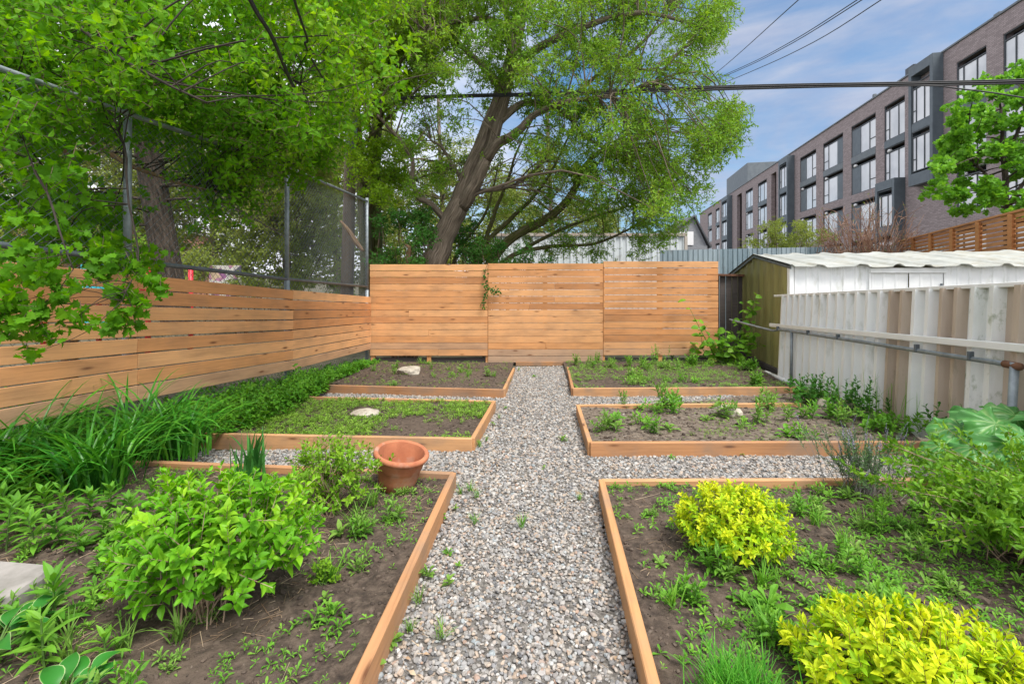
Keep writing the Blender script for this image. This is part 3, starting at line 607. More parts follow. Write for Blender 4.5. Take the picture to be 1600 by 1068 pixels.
# ------------------------------------------------------------------ shed
def shed():
    A = np.array([4.95, 8.15]); B = np.array([5.42, 11.3]); zb = -.50; ex = 10.6                  # gable wall from the near corner A to the far corner B
    eA, eB = 1.49, 1.30; t = .48; Rp = A + (B - A) * t; rz = 1.735
    root = thing('metal_shed', 'metal garden shed with olive gable wall and whitish ribbed roof', 'shed', (7.5, 9.3, -.5))
    nrmG = np.array([-1.0, .15])
    # olive gable wall with standing seams
    mb = MB(); n = 9; ts = np.linspace(0, 1, n * 4 + 1); P = A + (B - A) * ts[:, None]
    zt = np.where(ts < t, eA + (rz - eA) * ts / t, rz + (eB - rz) * (ts - t) / (1 - t)) - .02
    o = np.tile([0, 0, .022, .022], n + 1)[:len(ts)] ; o[-1] = 0
    q = P + nrm(nrmG) * o[:, None]; ii = np.arange(len(ts) - 1); m = len(ts)
    V = np.concatenate([np.column_stack([q, np.full(m, zb)]), np.column_stack([q, zt]), np.column_stack([q - nrm(nrmG) * .01, np.full(m, zb)]), np.column_stack([q - nrm(nrmG) * .01, zt])])
    mb.add(V, [np.stack([ii, ii + 1, m + ii + 1, m + ii], 1), np.stack([2 * m + ii, 2 * m + ii + 1, 3 * m + ii + 1, 3 * m + ii], 1)]); mb.build('gable_wall', M['olive'], root)
    # front wall, far wall, far end
    mb = MB(); rib_sheet(mb, (A[0] + .10, A[1]), (6.35, A[1] - .02), (zb, zb), (eA - .02, eA), BOX4, .235, .014, (0, -1)); mb.build('side_wall', M['white'], root)
    mb = MB(); rib_sheet(mb, (7.72, A[1] - .04), (ex, A[1] - .1), (zb, zb), (eA, eA), BOX4, .20, .014, (0, -1)); mb.build('side_wall', M['white'], root)
    mb = MB(); rib_sheet(mb, B, (ex + .4, B[1] - .1), (zb, zb), (eB, eB), BOX4, .235, .014, (0, 1)); mb.build('rear_wall', M['olive'], root)
    # sliding doors with track
    dr = MB(); rib_sheet(dr, (6.40, A[1] - .035), (7.05, A[1] - .035), (zb + .03, zb + .03), (eA - .15, eA - .15), BOX4, .22, .012, (0, -1)); rib_sheet(dr, (7.06, A[1] - .05), (7.66, A[1] - .05), (zb + .03, zb + .03), (eA - .15, eA - .15), BOX4, .2, .012, (0, -1)); drO = dr.build('sliding_door', M['whiteclean'], root)
    mb = MB(); cbox(mb, (7.62, A[1] - .075, eA - .4), (.015, .012, .07)); mb.build('handle', M['galvdark'], drO)
    mb = MB(); cbox(mb, (7.03, A[1] - .05, eA - .10), (.68, .04, .045)); cbox(mb, (6.37, A[1] - .03, .5), (.018, .03, 1.0 - .02)); cbox(mb, (7.70, A[1] - .03, .5), (.02, .03, 1.0 - .02)); mb.build('door_frame', M['whiteclean'], root)
    mb = MB(); cbox(mb, (A[0] + .035, A[1] - .005, (zb + eA) / 2), (.04, .04, (eA - zb) / 2 - .01), None, .006); mb.build('corner_trim', M['whiteclean'], root)
    # roof: two ribbed slopes with wavy eave
    mb = MB()
    def slope(e0, e1, r0, r1, over):
        N = 132; u = np.linspace(0, 1, N); wv = np.abs((u * 9.3 + .13 * np.sin(u * 17)) % 1 - .5) * 2; rib = np.clip((wv - .62) / .2, 0, 1) * .04 + .008 * np.sin(u * 41)
        rows = []
        for th in (0, -.012):
            for v in np.linspace(0, 1, 5):
                E = e0 + (e1 - e0) * u[:, None]; Rr = r0 + (r1 - r0) * u[:, None]; Pp = E + (Rr - E) * v
                Pp[:, 2] += rib * (1.15 - .45 * v) + th; Pp[:, 0] -= .35 * v * np.clip(u * 8, 0, 1) * np.clip((1 - u) * 8, 0, 1); rows.append(Pp)
        V = np.array(rows); i = np.arange(4)[:, None] * N; j = np.arange(N - 1)[None]; q = np.stack([i + j, i + j + 1, i + N + j + 1, i + N + j], -1).reshape(-1, 4)
        jj = np.arange(N - 1); ed = np.stack([jj, jj + 1, 5 * N + jj + 1, 5 * N + jj], 1)
        mb.add(V, [q, q[:, ::-1] + 5 * N, ed])
    e0 = np.array([A[0] - .06, A[1] - .14, eA - .035]); e1 = np.array([ex, A[1] - .24, eA - .02]); r0 = np.array([Rp[0] - .06, Rp[1], rz + .0]); r1 = np.array([ex, Rp[1] - .1, rz + .08])
    slope(e0, e1, r0, r1, 0); slope(np.array([B[0] - .06, B[1] + .1, eB - .04]), np.array([ex, B[1], eB]), r0, r1, 0); mb.build('roof', M['roofm'], root)
    mb = MB(); beam(mb, (A[0] - .03, A[1] - .12, eA - .075), (Rp[0] - .04, Rp[1], rz - .055), .05, .02); beam(mb, (B[0] - .03, B[1] + .1, eB - .085), (Rp[0] - .04, Rp[1] + .003, rz - .058), .05, .02); mb.build('gable_trim', M['galvdark'], root)
    mb = MB(); beam(mb, (A[0] - .05, A[1], zb - .04), (B[0] - .05, B[1], zb - .04), .10, .06); mb.build('base_sill', M['oldwood'], root)
shed()
# ------------------------------------------------------------------ ribbed sheet fence in front of the shed
def sx(y): return 3.02 + .206 * y
def sheet_fence():
    root = thing('sheet_metal_fence', 'low white and tan ribbed sheet metal fence on a pipe frame', 'fence', (4.0, 5.0, -.3))
    out = np.array([-1.0, .206]); hgt = 1.42
    px = [(1217, 1380, 'white'), (1380, 1415, 'tan'), (1415, 1457, 'whiteclean'), (1457, 1502, 'tan'), (1502, 1560, 'whitemoss'), (1560, 1604, 'tan'), (1604, 1680, 'whitemoss'), (1680, 1780, 'tan'), (1780, 1950, 'white')]
    def yat(p): k = (p - CX) / F; return 3.02 / (k - .206)
    for p0, p1, m in px:
        y0, y1 = yat(p0), yat(p1); mb = MB(); per = .235 if m == 'white' else .165
        rib_sheet(mb, (sx(y0), y0), (sx(y1), y1), (gz(y0) + .03, gz(y1) + .03), (gz(y0) + hgt, gz(y1) + hgt), TRAP, per, .075, out, lean=.06)
        mb.build('metal_panel', M[m], root)
    far = np.array([sx(8.12), 8.12]); near = np.array([sx(2.7), 2.7]); o = nrm(np.array([-1.0, .206]))
    def at(y, h, dd): p = np.array([sx(y), y]) + o * dd; return np.array([p[0], p[1], gz(y) + h])
    mb = MB(); beam(mb, at(8.2, hgt - .012, -.055), at(2.7, hgt - .012, -.055), .035, .10); mb.build('top_cap', M['whiteclean'], root)
    mb = MB(); beam(mb, at(8.2, .87, .055), at(2.7, .94, .055), .062, .03, bev=.01); mb.build('white_rail', M['whiteclean'], root)
    mb = MB(); tube(mb, spl([W(1140, 499, 9.4), W(1170, 507, 8.7), W(1206, 516, 8.0), at(7.6, .845, .085), at(6, .845, .088), at(5, .845, .088), at(4, .84, .09), at(3.3, .84, .09)], 50), .020, 10); mb.build('pipe_rail', M['galv'], root, smooth=True)
    mb = MB(); tube(mb, [at(3.32, .84, .09), at(3.20, .835, .09)], .028, 12); mb.build('pipe_elbow', M['rust'], root, smooth=True)
    for y, tl in ((7.15, 0), (3.24, -.04)):
        mb = MB(); tube(mb, [at(y, -.1, .10 - tl), at(y, .86, .09)], .026 if y < 5 else .022, 12); mb.build('post', M['galv'], root, smooth=True)
    for y in (7.7, 6.55, 5.7, 4.25, 3.62):
        mb = MB(); p = at(y, .865, .10); cbox(mb, p, (.022, .010, .035), None, .003); mb.build('bracket', M['galvdark'], root)
    mb = MB(); tube(mb, [at(8.3, .03, .10), at(7.2, .03, .10)], .035, 10); mb.build('base_pipe', M['whiteclean'], root, smooth=True); mb = MB(); tube(mb, [at(6.0, .025, .09), at(4.3, .04, .08)], .03, 10); mb.build('base_pipe', M['whiteclean'], root, smooth=True)
sheet_fence()
# ------------------------------------------------------------------ small dark fence piece and blue grey metal fence
def rear_fences():
    r = thing('weathered_fence', 'dark weathered plank fence piece between cedar fence and olive shed', 'fence', (4.75, 10.4, -.6))
    mb = MB(); 
    for i in range(6):
        x = 4.48 + i * .14; beam(mb, (x, 10.42, -.62), (x + .125, 10.42, -.62), 1.93 + RG.uniform(-.02, .02), .02, rnd=RG.random())
    mb.build('planks', M['oldwood'], r)
    mb = MB(); beam(mb, (4.45, 10.37, 1.30), (5.35, 10.37, 1.28), .05, .09); mb.build('cap', M['rust'], r)
    r = thing('panel_fence', 'blue grey ribbed metal fence standing behind the cedar fence', 'fence', (9, 16, -.6))
    mats = [plain('bluegrey_%d' % i, [(.19 + v, .25 + v, .29 + v), (.27 + v, .34 + v, .38 + v)], scale=3, rough=.5, stretch=(2, 2, .4), second=(3, (.10, .10, .09), .58, .8, (1, 1, .4))) for i, v in enumerate((0, .04, -.05))]
    x0 = 5.2; k = 0
    while x0 < 15.5:
        w = 1.1; mb = MB(); rib_sheet(mb, (x0, 16 + (x0 - 5) * .1), (x0 + w, 16.11 + (x0 - 5) * .1), (-.6, -.6), (2.2 + .03 * k, 2.23 + .03 * k), TRAP, .19, .03, (0, -1)); mb.build('metal_panel', mats[k % 3], r); x0 += w + .01; k += 1
    r = thing('shipping_container', 'white corrugated shipping container standing beyond the blue grey fence', 'container', (5.2, 23, -.6))
    wm = plain('container_white', [(.50, .54, .56), (.62, .66, .68)], scale=3, rough=.5, stretch=(2, 2, .5), second=(2.5, (.33, .33, .31), .55, .8, (1, 1, .6)))
    mb = MB(); rib_sheet(mb, (-1.0, 22), (8.35, 22), (-.5, -.5), (3.22, 3.22), TRAP, .30, .05, (0, -1)); rib_sheet(mb, (8.35, 22), (8.35, 24.4), (-.5, -.5), (3.22, 3.22), TRAP, .3, .05, (1, 0)); mb.build('side_wall', wm, r)
    mb = MB(); cbox(mb, (3.7, 23.2, 3.27), (4.72, 1.25, .03)); mb.build('roof', wm, r)
    mb = MB(); cbox(mb, (3.7, 21.96, 3.30), (4.74, .06, .07)); cbox(mb, (8.38, 21.96, 1.36), (.07, .06, 1.86)); mb.build('frame', plain('container_rail', [(.32, .25, .20), (.46, .42, .38)], scale=2, rough=.8), r)
    # louvred wood fence on the right
    r = thing('louver_fence', 'orange brown louvred wooden fence behind the shed roof', 'fence', (13.2, 13.7, -.6))
    A = np.array([14.55, 17.1]); B = np.array([11.0, 9.2]); zt = 2.57; 
    for t0, t1 in zip(np.linspace(0, 1, 7)[:-1], np.linspace(0, 1, 7)[1:]):
        a = A + (B - A) * t0; b = A + (B - A) * t1; mb = MB()
        for kz in range(15):
            z = zt - .11 - kz * .115; beam(mb, (a[0], a[1], z + .20 * t0), (b[0], b[1], z + .20 * t1), .085, .022)
        mb.build('louver_panel', M['louver'], r)
        mb = MB(); cbox(mb, (b[0] - .05, b[1], .95 + .1 * t1), (.05, .05, 1.60 + .1 * t1), None, .005, .6); mb.build('post', M['louver'], r)
    mb = MB(); beam(mb, (A[0], A[1], zt), (B[0], B[1], zt + .20), .05, .10); mb.build('cap_rail', M['louver'], r)
rear_fences()
# ------------------------------------------------------------------ brick apartment building on the right
def building():
    P0 = np.array([27.7, 31.0]); dr = np.array([.201, .9796]); no = np.array([-.9796, .201])
    def s_of(px, o=0.0): k = (px - CX) / F; return (27.7 - .98 * o - k * (31 + .2 * o)) / (.9796 * k - .201)
    def at(s, h, o): p = P0 + dr * s + no * o; return np.array([p[0], p[1], h])
    Rm = np.stack([np.append(dr, 0), np.append(no, 0), [0, 0, 1]], 1)
    bm, nt, out = newmat('dark_brick'); L = nt.links.new; b = attr(nt, 'bc'); br = nd(nt, 'ShaderNodeTexBrick', i_Scale=1.0, i_Mortar_Size=.012, i_Brick_Width=.30, i_Row_Height=.10)
    br.inputs['Color1'].default_value = (.25, .205, .21, 1); br.inputs['Color2'].default_value = (.36, .30, .305, 1); br.inputs['Mortar'].default_value = (.20, .17, .17, 1)
    L(b.outputs['Vector'], br.inputs['Vector']); p = nd(nt, 'ShaderNodeBsdfPrincipled', i_Roughness=.85); L(br.outputs['Color'], p.inputs['Base Color']); L(p.outputs[0], out.inputs[0])
    slate = plain('slate_metal', [(.08, .10, .118), (.105, .13, .15)], scale=2, rough=.45, bump=.02); slate2 = plain('slate_panel', [(.115, .135, .15), (.15, .17, .185)], scale=2, rough=.5, bump=.02)
    orange = plain('orange_panel', [(.22, .085, .035), (.32, .13, .05)], scale=2, rough=.7); frame = plain('window_frame', [(.035, .042, .05), (.05, .06, .07)], rough=.4, bump=0)
    gm, nt, out = newmat('window_glass'); p = nd(nt, 'ShaderNodeBsdfPrincipled', i_Roughness=.06); tc = nd(nt, 'ShaderNodeTexCoord'); nz = nd(nt, 'ShaderNodeTexNoise', i_Scale=.45, i_Detail=3.0)
    nt.links.new(tc.outputs['Object'], nz.inputs['Vector']); rr = ramp(nt, nz.outputs['Fac'], [(.35, (.52, .55, .60)), (.6, (.72, .74, .78))]); nt.links.new(rr.outputs[0], p.inputs['Base Color']); p.inputs['Specular IOR Level'].default_value = .8; nt.links.new(p.outputs[0], out.inputs[0])  # pale mottled base colour stands for reflected sky and blinds
    lampm = plain('lamp_white', [(.75, .76, .78), (.8, .8, .8)], bump=0)
    o0 = at(20, -.6, 0); root = thing('apartment_building', 'long dark brick apartment building with slate window bays on the right', 'building', o0)
    def box(mb, s0, s1, h0, h1, o1, o2, rnd=0.0):
        c = at((s0 + s1) / 2, (h0 + h1) / 2, (o1 + o2) / 2); cbox(mb, c, ((s1 - s0) / 2, (o2 - o1) / 2, (h1 - h0) / 2), Rm, .01, rnd, 0, np.array([(s0 + s1) / 2, (o1 + o2) / 2, (h0 + h1) / 2]))
    RT = 15.4; rows = [(11.55, 14.25), (8.3, 11.0), (4.95, 7.65), (1.6, 4.3)]
    cols = [(1567, 1660, 'a'), (1494, 1541, 'b'), (1381.6, 1413.5, 'b'), (1330, 1368, 'c'), (1286, 1317, 'd'), (1250, 1275, 'c'), (1205, 1213, 'o'), (1184, 1198, 'b'), (1165, 1176, 'b'), (1151.5, 1159, 'x'), (1118, 1124, 'b'), (1106, 1112, 'b')]
    S = [(s_of(b_), s_of(a_), k) for a_, b_, k in cols]
    wl = MB(); s_near = -13.0; s_far = s_of(1094); edges = [s_near] 
    cur = s_near
    # brick map uses (s, h)
    def bbox(mb, s0, s1, h0, h1, o1, o2):
        n0 = mb.n; box(mb, s0, s1, h0, h1, o1, o2); v = mb.V[-1]; q = v[:, :2] - P0; mb.b[-1] = np.column_stack([q @ dr + (q @ no) , v[:, 2], np.zeros(len(v))])
    for s0, s1, k in S:
        bbox(wl, cur, s0, -.6, RT, -.5, 0)
        if k in 'xo': bbox(wl, s0, s1, 14.4, RT, -.5, 0)
        else:
            hs = [-.6] + [h for r in rows[::-1] for h in r] + [RT]
            for i in range(0, len(hs), 2): bbox(wl, s0, s1, hs[i], hs[i + 1], -.5, 0)
        cur = s1
    bbox(wl, cur, s_far, -.6, RT, -.5, 0); bbox(wl, s_near, s_far, -.6, RT, -12, -11.6); bbox(wl, s_near - .3, s_near, -.6, RT, -12, 0); bbox(wl, s_far, s_far + .3, -.6, RT, -12, 0)
    wl.build('wall', bm, root)
    mb = MB(); box(mb, s_near - .35, s_far + .35, RT, RT + .12, -.6, .08); mb.build('parapet_cap', slate2, root)
    mb = MB(); box(mb, s_near, s_far, RT - .7, RT - .5, -11.6, -.5); mb.build('roof', slate, root)
    def window(s0, s1, h0, h1, o, kind, side=None):
        w = MB(); t = .07; Wd = s1 - s0; H = h1 - h0
        box(w, s0, s0 + t, h0, h1, o, o + .09); box(w, s1 - t, s1, h0, h1, o, o + .09); box(w, s0 + t, s1 - t, h0, h0 + t, o, o + .09); box(w, s0 + t, s1 - t, h1 - t, h1, o, o + .09)
        box(w, s0 + t, s1 - t, h1 - .42, h1 - .34, o, o + .085)
        for f in ((.33, .78) if kind in 'ab' else (.26,) if kind == 'c' else (.74,)): box(w, s0 + Wd * f - .035, s0 + Wd * f + .035, h0 + t, h1 - .42, o, o + .082)
        f0 = {'a': .78, 'b': .78, 'c': 0, 'd': .74}[kind]
        f1 = {'a': 1, 'b': 1, 'c': .26, 'd': 1}[kind]; box(w, s0 + Wd * f0 + .035, s0 + Wd * f1 - t, h0 + H * .3, h0 + H * .3 + .06, o, o + .08)
        fo = w.build('window', frame, root)
        gl = MB(); box(gl, s0 + .02, s1 - .02, h0 + .02, h1 - .44, o + .02, o + .035); gl.build('pane', gm, fo)
        if kind in 'cd':
            sp = MB(); a, b = (s0 + Wd * .62, s1 - t) if kind == 'c' else (s0 + t, s0 + Wd * .30); box(sp, a, b, h0 + t, h1 - .44, o + .04, o + .075); sp.build('side_panel', slate, fo)
    for s0, s1, k in S:
        if k in 'xo':
            r = MB(); box(r, s0, s1, -.6, 14.4, -1.4, -1.3); r.build('recess_panel', orange if k == 'o' else frame, root); continue
        for i, (h0, h1) in enumerate(rows):
            window(s0, s1, h0, h1, -.13, k)
        mb = MB()
        for (h0, h1) in ((11.0, 11.55), ):
            box(mb, s0 + .003, s1 - .003, h0 - .0, h1, -.16, .012)
        mb.build('spandrel', slate2 if k != 'b' else slate, root)
        for i, (h0, h1) in enumerate(rows[1:3]):
            if k in 'bcd' and RG.random() < .8:
                lm = MB(); lm.add(ICO1[0] * [.22, .14, .13] @ Rm.T + at(s1 - .5, h1 - .25, -.1), ICO1[1]); lm.build('wall_lamp', lampm, root, smooth=True)
    # protruding slate bays
    for (p0, p1, h0, h1, dep, rws) in ((1457, 1419, 7.4, 15.45, .60, rows[:2]), (1397, 1367, -.4, 8.35, .70, rows[2:]), (1230, 1216, 4.2, 15.0, .75, rows[:3]), (1136, 1127, 1.0, 15.0, .8, rows)):
        s0, s1 = s_of(p0, dep), s_of(p1, dep); mb = MB()
        # frame of the bay, open front
        box(mb, s0, s0 + .28, h0, h1, .005, dep); box(mb, s1 - .28, s1, h0, h1, .005, dep); box(mb, s0 + .28, s1 - .28, h1 - .65, h1, .005, dep); box(mb, s0 + .28, s1 - .28, h0, h0 + .8, .005, dep)
        ks = [r for r in rws if r[0] > h0 and r[1] < h1]
        for (a, b) in zip(ks[:-1], ks[1:]): box(mb, s0 + .28, s1 - .28, b[1], a[0], .005, dep - .03)
        bo = mb.build('bay', slate, root)
        for (a, b) in ks: window(s0 + .29, s1 - .29, max(a, h0 + .81), min(b, h1 - .66), dep - .14, 'b')
    # roof things
    for px, w, hh in ((1530, 1.0, .9), (1518, .4, 1.6)): 
        mb = MB(); s = s_of(px); box(mb, s - w / 2, s + w / 2, RT + .12, RT + .12 + hh * .6, -2.2, -1.2); mb.build('roof_vent', slate2, root)
    for px in (1230, 1248, 1275, 1312, 1340, 1355, 1205, 1190): 
        mb = MB(); s = s_of(px); box(mb, s - .7, s + .7, RT + .12, RT + .42, -2.0, -.9); mb.build('roof_vent', slate2, root)
    mb = MB(); s = s_of(1411); box(mb, s - .5, s + .4, RT + .12, RT + .85, -.55, -.35); mb.build('roof_fin', frame, root)
    mb = MB(); s = s_of(1337); box(mb, s - .12, s + .12, RT + .12, RT + 1.3, -1.5, -1.3); mb.build('flue', slate2, root)
    mb = MB(); box(mb, s_of(1152), s_of(1122), RT - .5, RT + 4.2, -9, -1.5); mb.build('penthouse', slate2, root)
    # far wing set back and small house in front of it
    r = thing('brick_annex', 'low dark purple brick block at the far end of the apartment building', 'building', (44, 104, -.6)); mb = MB(); cbox(mb, (46, 108, 6.3), (5.5, 5, 6.9), None, .02, 0, 0, np.array([0, 0, 0])); mb.b[-1] = mb.V[-1][:, [0, 2, 1]] + mb.V[-1][:, [1, 1, 1]] * [1, 0, 0]; mb.build('wall', bm, r)
    w = MB(); 
    for x in (41.8, 44.2): cbox(w, (x, 102.97, 6.5), (.6, .06, 1.6))
    w.build('window', gm, r)
    r = thing('gable_house', 'distant grey gabled house with a small white window', 'house', (20.5, 62, -.6))
    gw = plain('house_grey', [(.20, .21, .23), (.26, .27, .29)], scale=3); dk = plain('house_roof', [(.07, .075, .085), (.11, .115, .125)], scale=6)
    mb = MB(); cbox(mb, (22.6, 64, 2.4), (3.6, 3, 3.0)); mb.add([(19.0, 61.2, 5.4), (26.2, 61.2, 5.4), (24.4, 61.2, 9.2), (19.0, 66.8, 5.4), (26.2, 66.8, 5.4), (24.4, 66.8, 9.2)], [np.array([(0, 1, 2), (5, 4, 3)]), np.array([(0, 3, 4, 1)])]); mb.build('wall', gw, r)
    mb = MB(); beam(mb, (18.6, 64, 5.2), (24.5, 64, 9.35), .18, 6.4); beam(mb, (24.4, 64, 9.3), (26.6, 64, 5.1), .18, 6.4); mb.build('roof', dk, r)
    mb = MB(); cbox(mb, (23.3, 60.97, 6.4), (1.0, .05, .9)); wo = mb.build('window', lampm, r); mb = MB(); cbox(mb, (23.3, 60.94, 6.4), (.06, .04, .9)); mb.build('frame', dk, wo)
building()
# ------------------------------------------------------------------ left background: school building, painted board, play structure
def left_background():
    r = thing('school_building', 'low salmon brick building seen through leaves beyond the left fence', 'building', (-27, 27, -.6))
    sal = plain('salmon_brick', [(.50, .23, .16), (.60, .30, .21)], scale=9, rough=.85, bump=.1); wn = plain('school_window', [(.26, .33, .42), (.40, .47, .55)], scale=.8, rough=.2, bump=0); tr = plain('school_trim', [(.45, .42, .38), (.6, .57, .52)], rough=.8)
    mb = MB(); cbox(mb, (-32.2, 30, 1.9), (8.4, 6, 2.5)); mb.build('wall', sal, r)
    mb = MB(); cbox(mb, (-32.2, 30, 4.55), (8.6, 6.2, .15)); mb.build('roof', tr, r)
    for x in (-28.3, -26.0, -30.6): 
        mb = MB(); cbox(mb, (x, 23.98, 1.9), (.55, .05, .9)); w = mb.build('window', wn, r); mb = MB(); cbox(mb, (x, 23.93, .97), (.65, .08, .05)); mb.build('sill', tr, w)
    r = thing('painted_board', 'board painted with purple and white shapes behind the chain link', 'board', (-9.2, 14.6, -.6))
    m, nt, out = newmat('paint_patches'); tc = nd(nt, 'ShaderNodeTexCoord'); vo = nd(nt, 'ShaderNodeTexVoronoi', i_Scale=6.0); nt.links.new(tc.outputs['Object'], vo.inputs['Vector']); sp = nd(nt, 'ShaderNodeSeparateColor'); nt.links.new(vo.outputs['Color'], sp.inputs[0])
    rr = ramp(nt, sp.outputs[0], [(0, (.55, .53, .47)), (.3, (.30, .13, .26)), (.5, (.62, .60, .55)), (.72, (.10, .10, .12)), (.82, (.55, .42, .28)), (.92, (.42, .20, .30))], 'CONSTANT'); p = nd(nt, 'ShaderNodeBsdfPrincipled', i_Roughness=.7); nt.links.new(rr.outputs[0], p.inputs[0]); nt.links.new(p.outputs[0], out.inputs[0])
    mb = MB(); cbox(mb, (-9.2, 14.6, 1.08), (.51, .02, .56)); mb.build('panel', m, r)
    mb = MB(); cbox(mb, (-9.6, 14.64, .2), (.04, .018, .9)); cbox(mb, (-8.8, 14.64, .2), (.04, .018, .9)); mb.build('frame', M['pole'], r)
    r = thing('play_structure', 'red and turquoise play structure glimpsed beyond the left fence', 'playground', (-9.5, 10.5, -.6))
    red = plain('red_plastic', [(.62, .02, .04), (.70, .04, .06)], rough=.4, bump=0); tq = plain('turquoise_plastic', [(.03, .42, .50), (.05, .52, .60)], rough=.4, bump=0)
    for x, y in ((-10.8, 10.5), (-8.4, 10.5), (-10.8, 11.9), (-8.4, 11.9)):
        mb = MB(); tube(mb, [(x, y, -.6), (x, y, 1.55)], .06, 10); mb.build('post', red, r, smooth=True)
    mb = MB(); cbox(mb, (-9.7, 10.45, 1.18), (.55, .03, .38), None, .02); cbox(mb, (-9.5, 10.45, .3), (.6, .03, .25), None, .02); mb.build('side_panel', tq, r)
    mb = MB(); cbox(mb, (-9.6, 11.2, .75), (1.2, .7, .04)); mb.build('platform', red, r)
    mb = MB(); cbox(mb, (-8.55, 10.45, 1.25), (.10, .06, .30), None, .02); cbox(mb, (-10.9, 10.45, .5), (.2, .06, .3), None, .02); mb.build('red_panel', red, r)
left_background()
# ------------------------------------------------------------------ trees
def clump_pts(poly, n, d0, dsd, lo=None, hi=None):
    p = np.array(poly, float); out = []
    while len(out) < n:
        x, y = RG.uniform(p[:, 0].min(), p[:, 0].max()), RG.uniform(p[:, 1].min(), p[:, 1].max())
        if inpoly(np.array([x]), np.array([y]), poly)[0]:
            d = np.clip(RG.normal(d0, dsd), lo or d0 - 2 * dsd, hi or d0 + 2 * dsd); out.append(W(x, y, d))
    return np.array(out)
def connect(mb, skel, srad, c, r0=.03, sag=.15, mi=0):
    """a curved branch from the nearest limb point to a clump centre"""
    d = np.linalg.norm(skel - c, axis=1) + np.maximum(0, skel[:, 2] - c[2]) * .7 + RG.exponential(.35, len(skel)); i = int(np.argmin(d)); a = skel[i]; Ld = np.linalg.norm(c - a)
    if Ld < .15: return a
    mid = (a + c) / 2 + RG.normal(0, .08 * Ld, 3) + np.array([0, 0, sag * Ld]); P = spl([a, mid, c], 7); rr = min(srad[i] * .8, r0 * (.5 + Ld * .5)); tube(mb, P, np.linspace(rr, min(.006, rr * .6), 7), 5, RG.random(), mi, False); return a
def crown(mb, C, radius, ntw, nl, ll, T, L=.35, squash=.8, up=.25, droop=0.0, a0=75, a1=30, mi=0, stem=None, flat=0.0, skel=None, width=None, rnd=None):
    n = len(C); k = ntw; R_ = np.broadcast_to(np.asarray(radius, float), (n,))
    o = nrm(RG.normal(size=(n * k, 3))) * (RG.random(n * k) ** .45)[:, None]; o[:, 2] *= squash
    cen = np.repeat(C, k, 0); tip = cen + o * np.repeat(R_, k)[:, None]
    d = nrm(o * .9 + RG.normal(0, .45, (n * k, 3)) + np.array([0, 0, up - droop]))
    tone = np.repeat(RG.random(n), k) * .5 + RG.random(n * k) * .5 if rnd is None else rnd
    shoots(mb, tip, d, L * RG.uniform(.6, 1.2, n * k), nl, ll, T, a0, a1, mi, stem, tone, sag=droop, flat=flat, width=width)
    return tip - d * L
def limb(mb, pts, r, n=26, sides=12, wob=0.0):
    P = spl(pts, n); 
    if wob: P = P + np.column_stack([(vnoise(np.arange(n) * .6, np.zeros(n), int(RG.integers(99))) - .5), (vnoise(np.arange(n) * .6, np.ones(n), int(RG.integers(99))) - .5), np.zeros(n)]) * wob
    rr = lerp_list(r, n); tube(mb, P, rr, sides, RG.random()); return P, rr
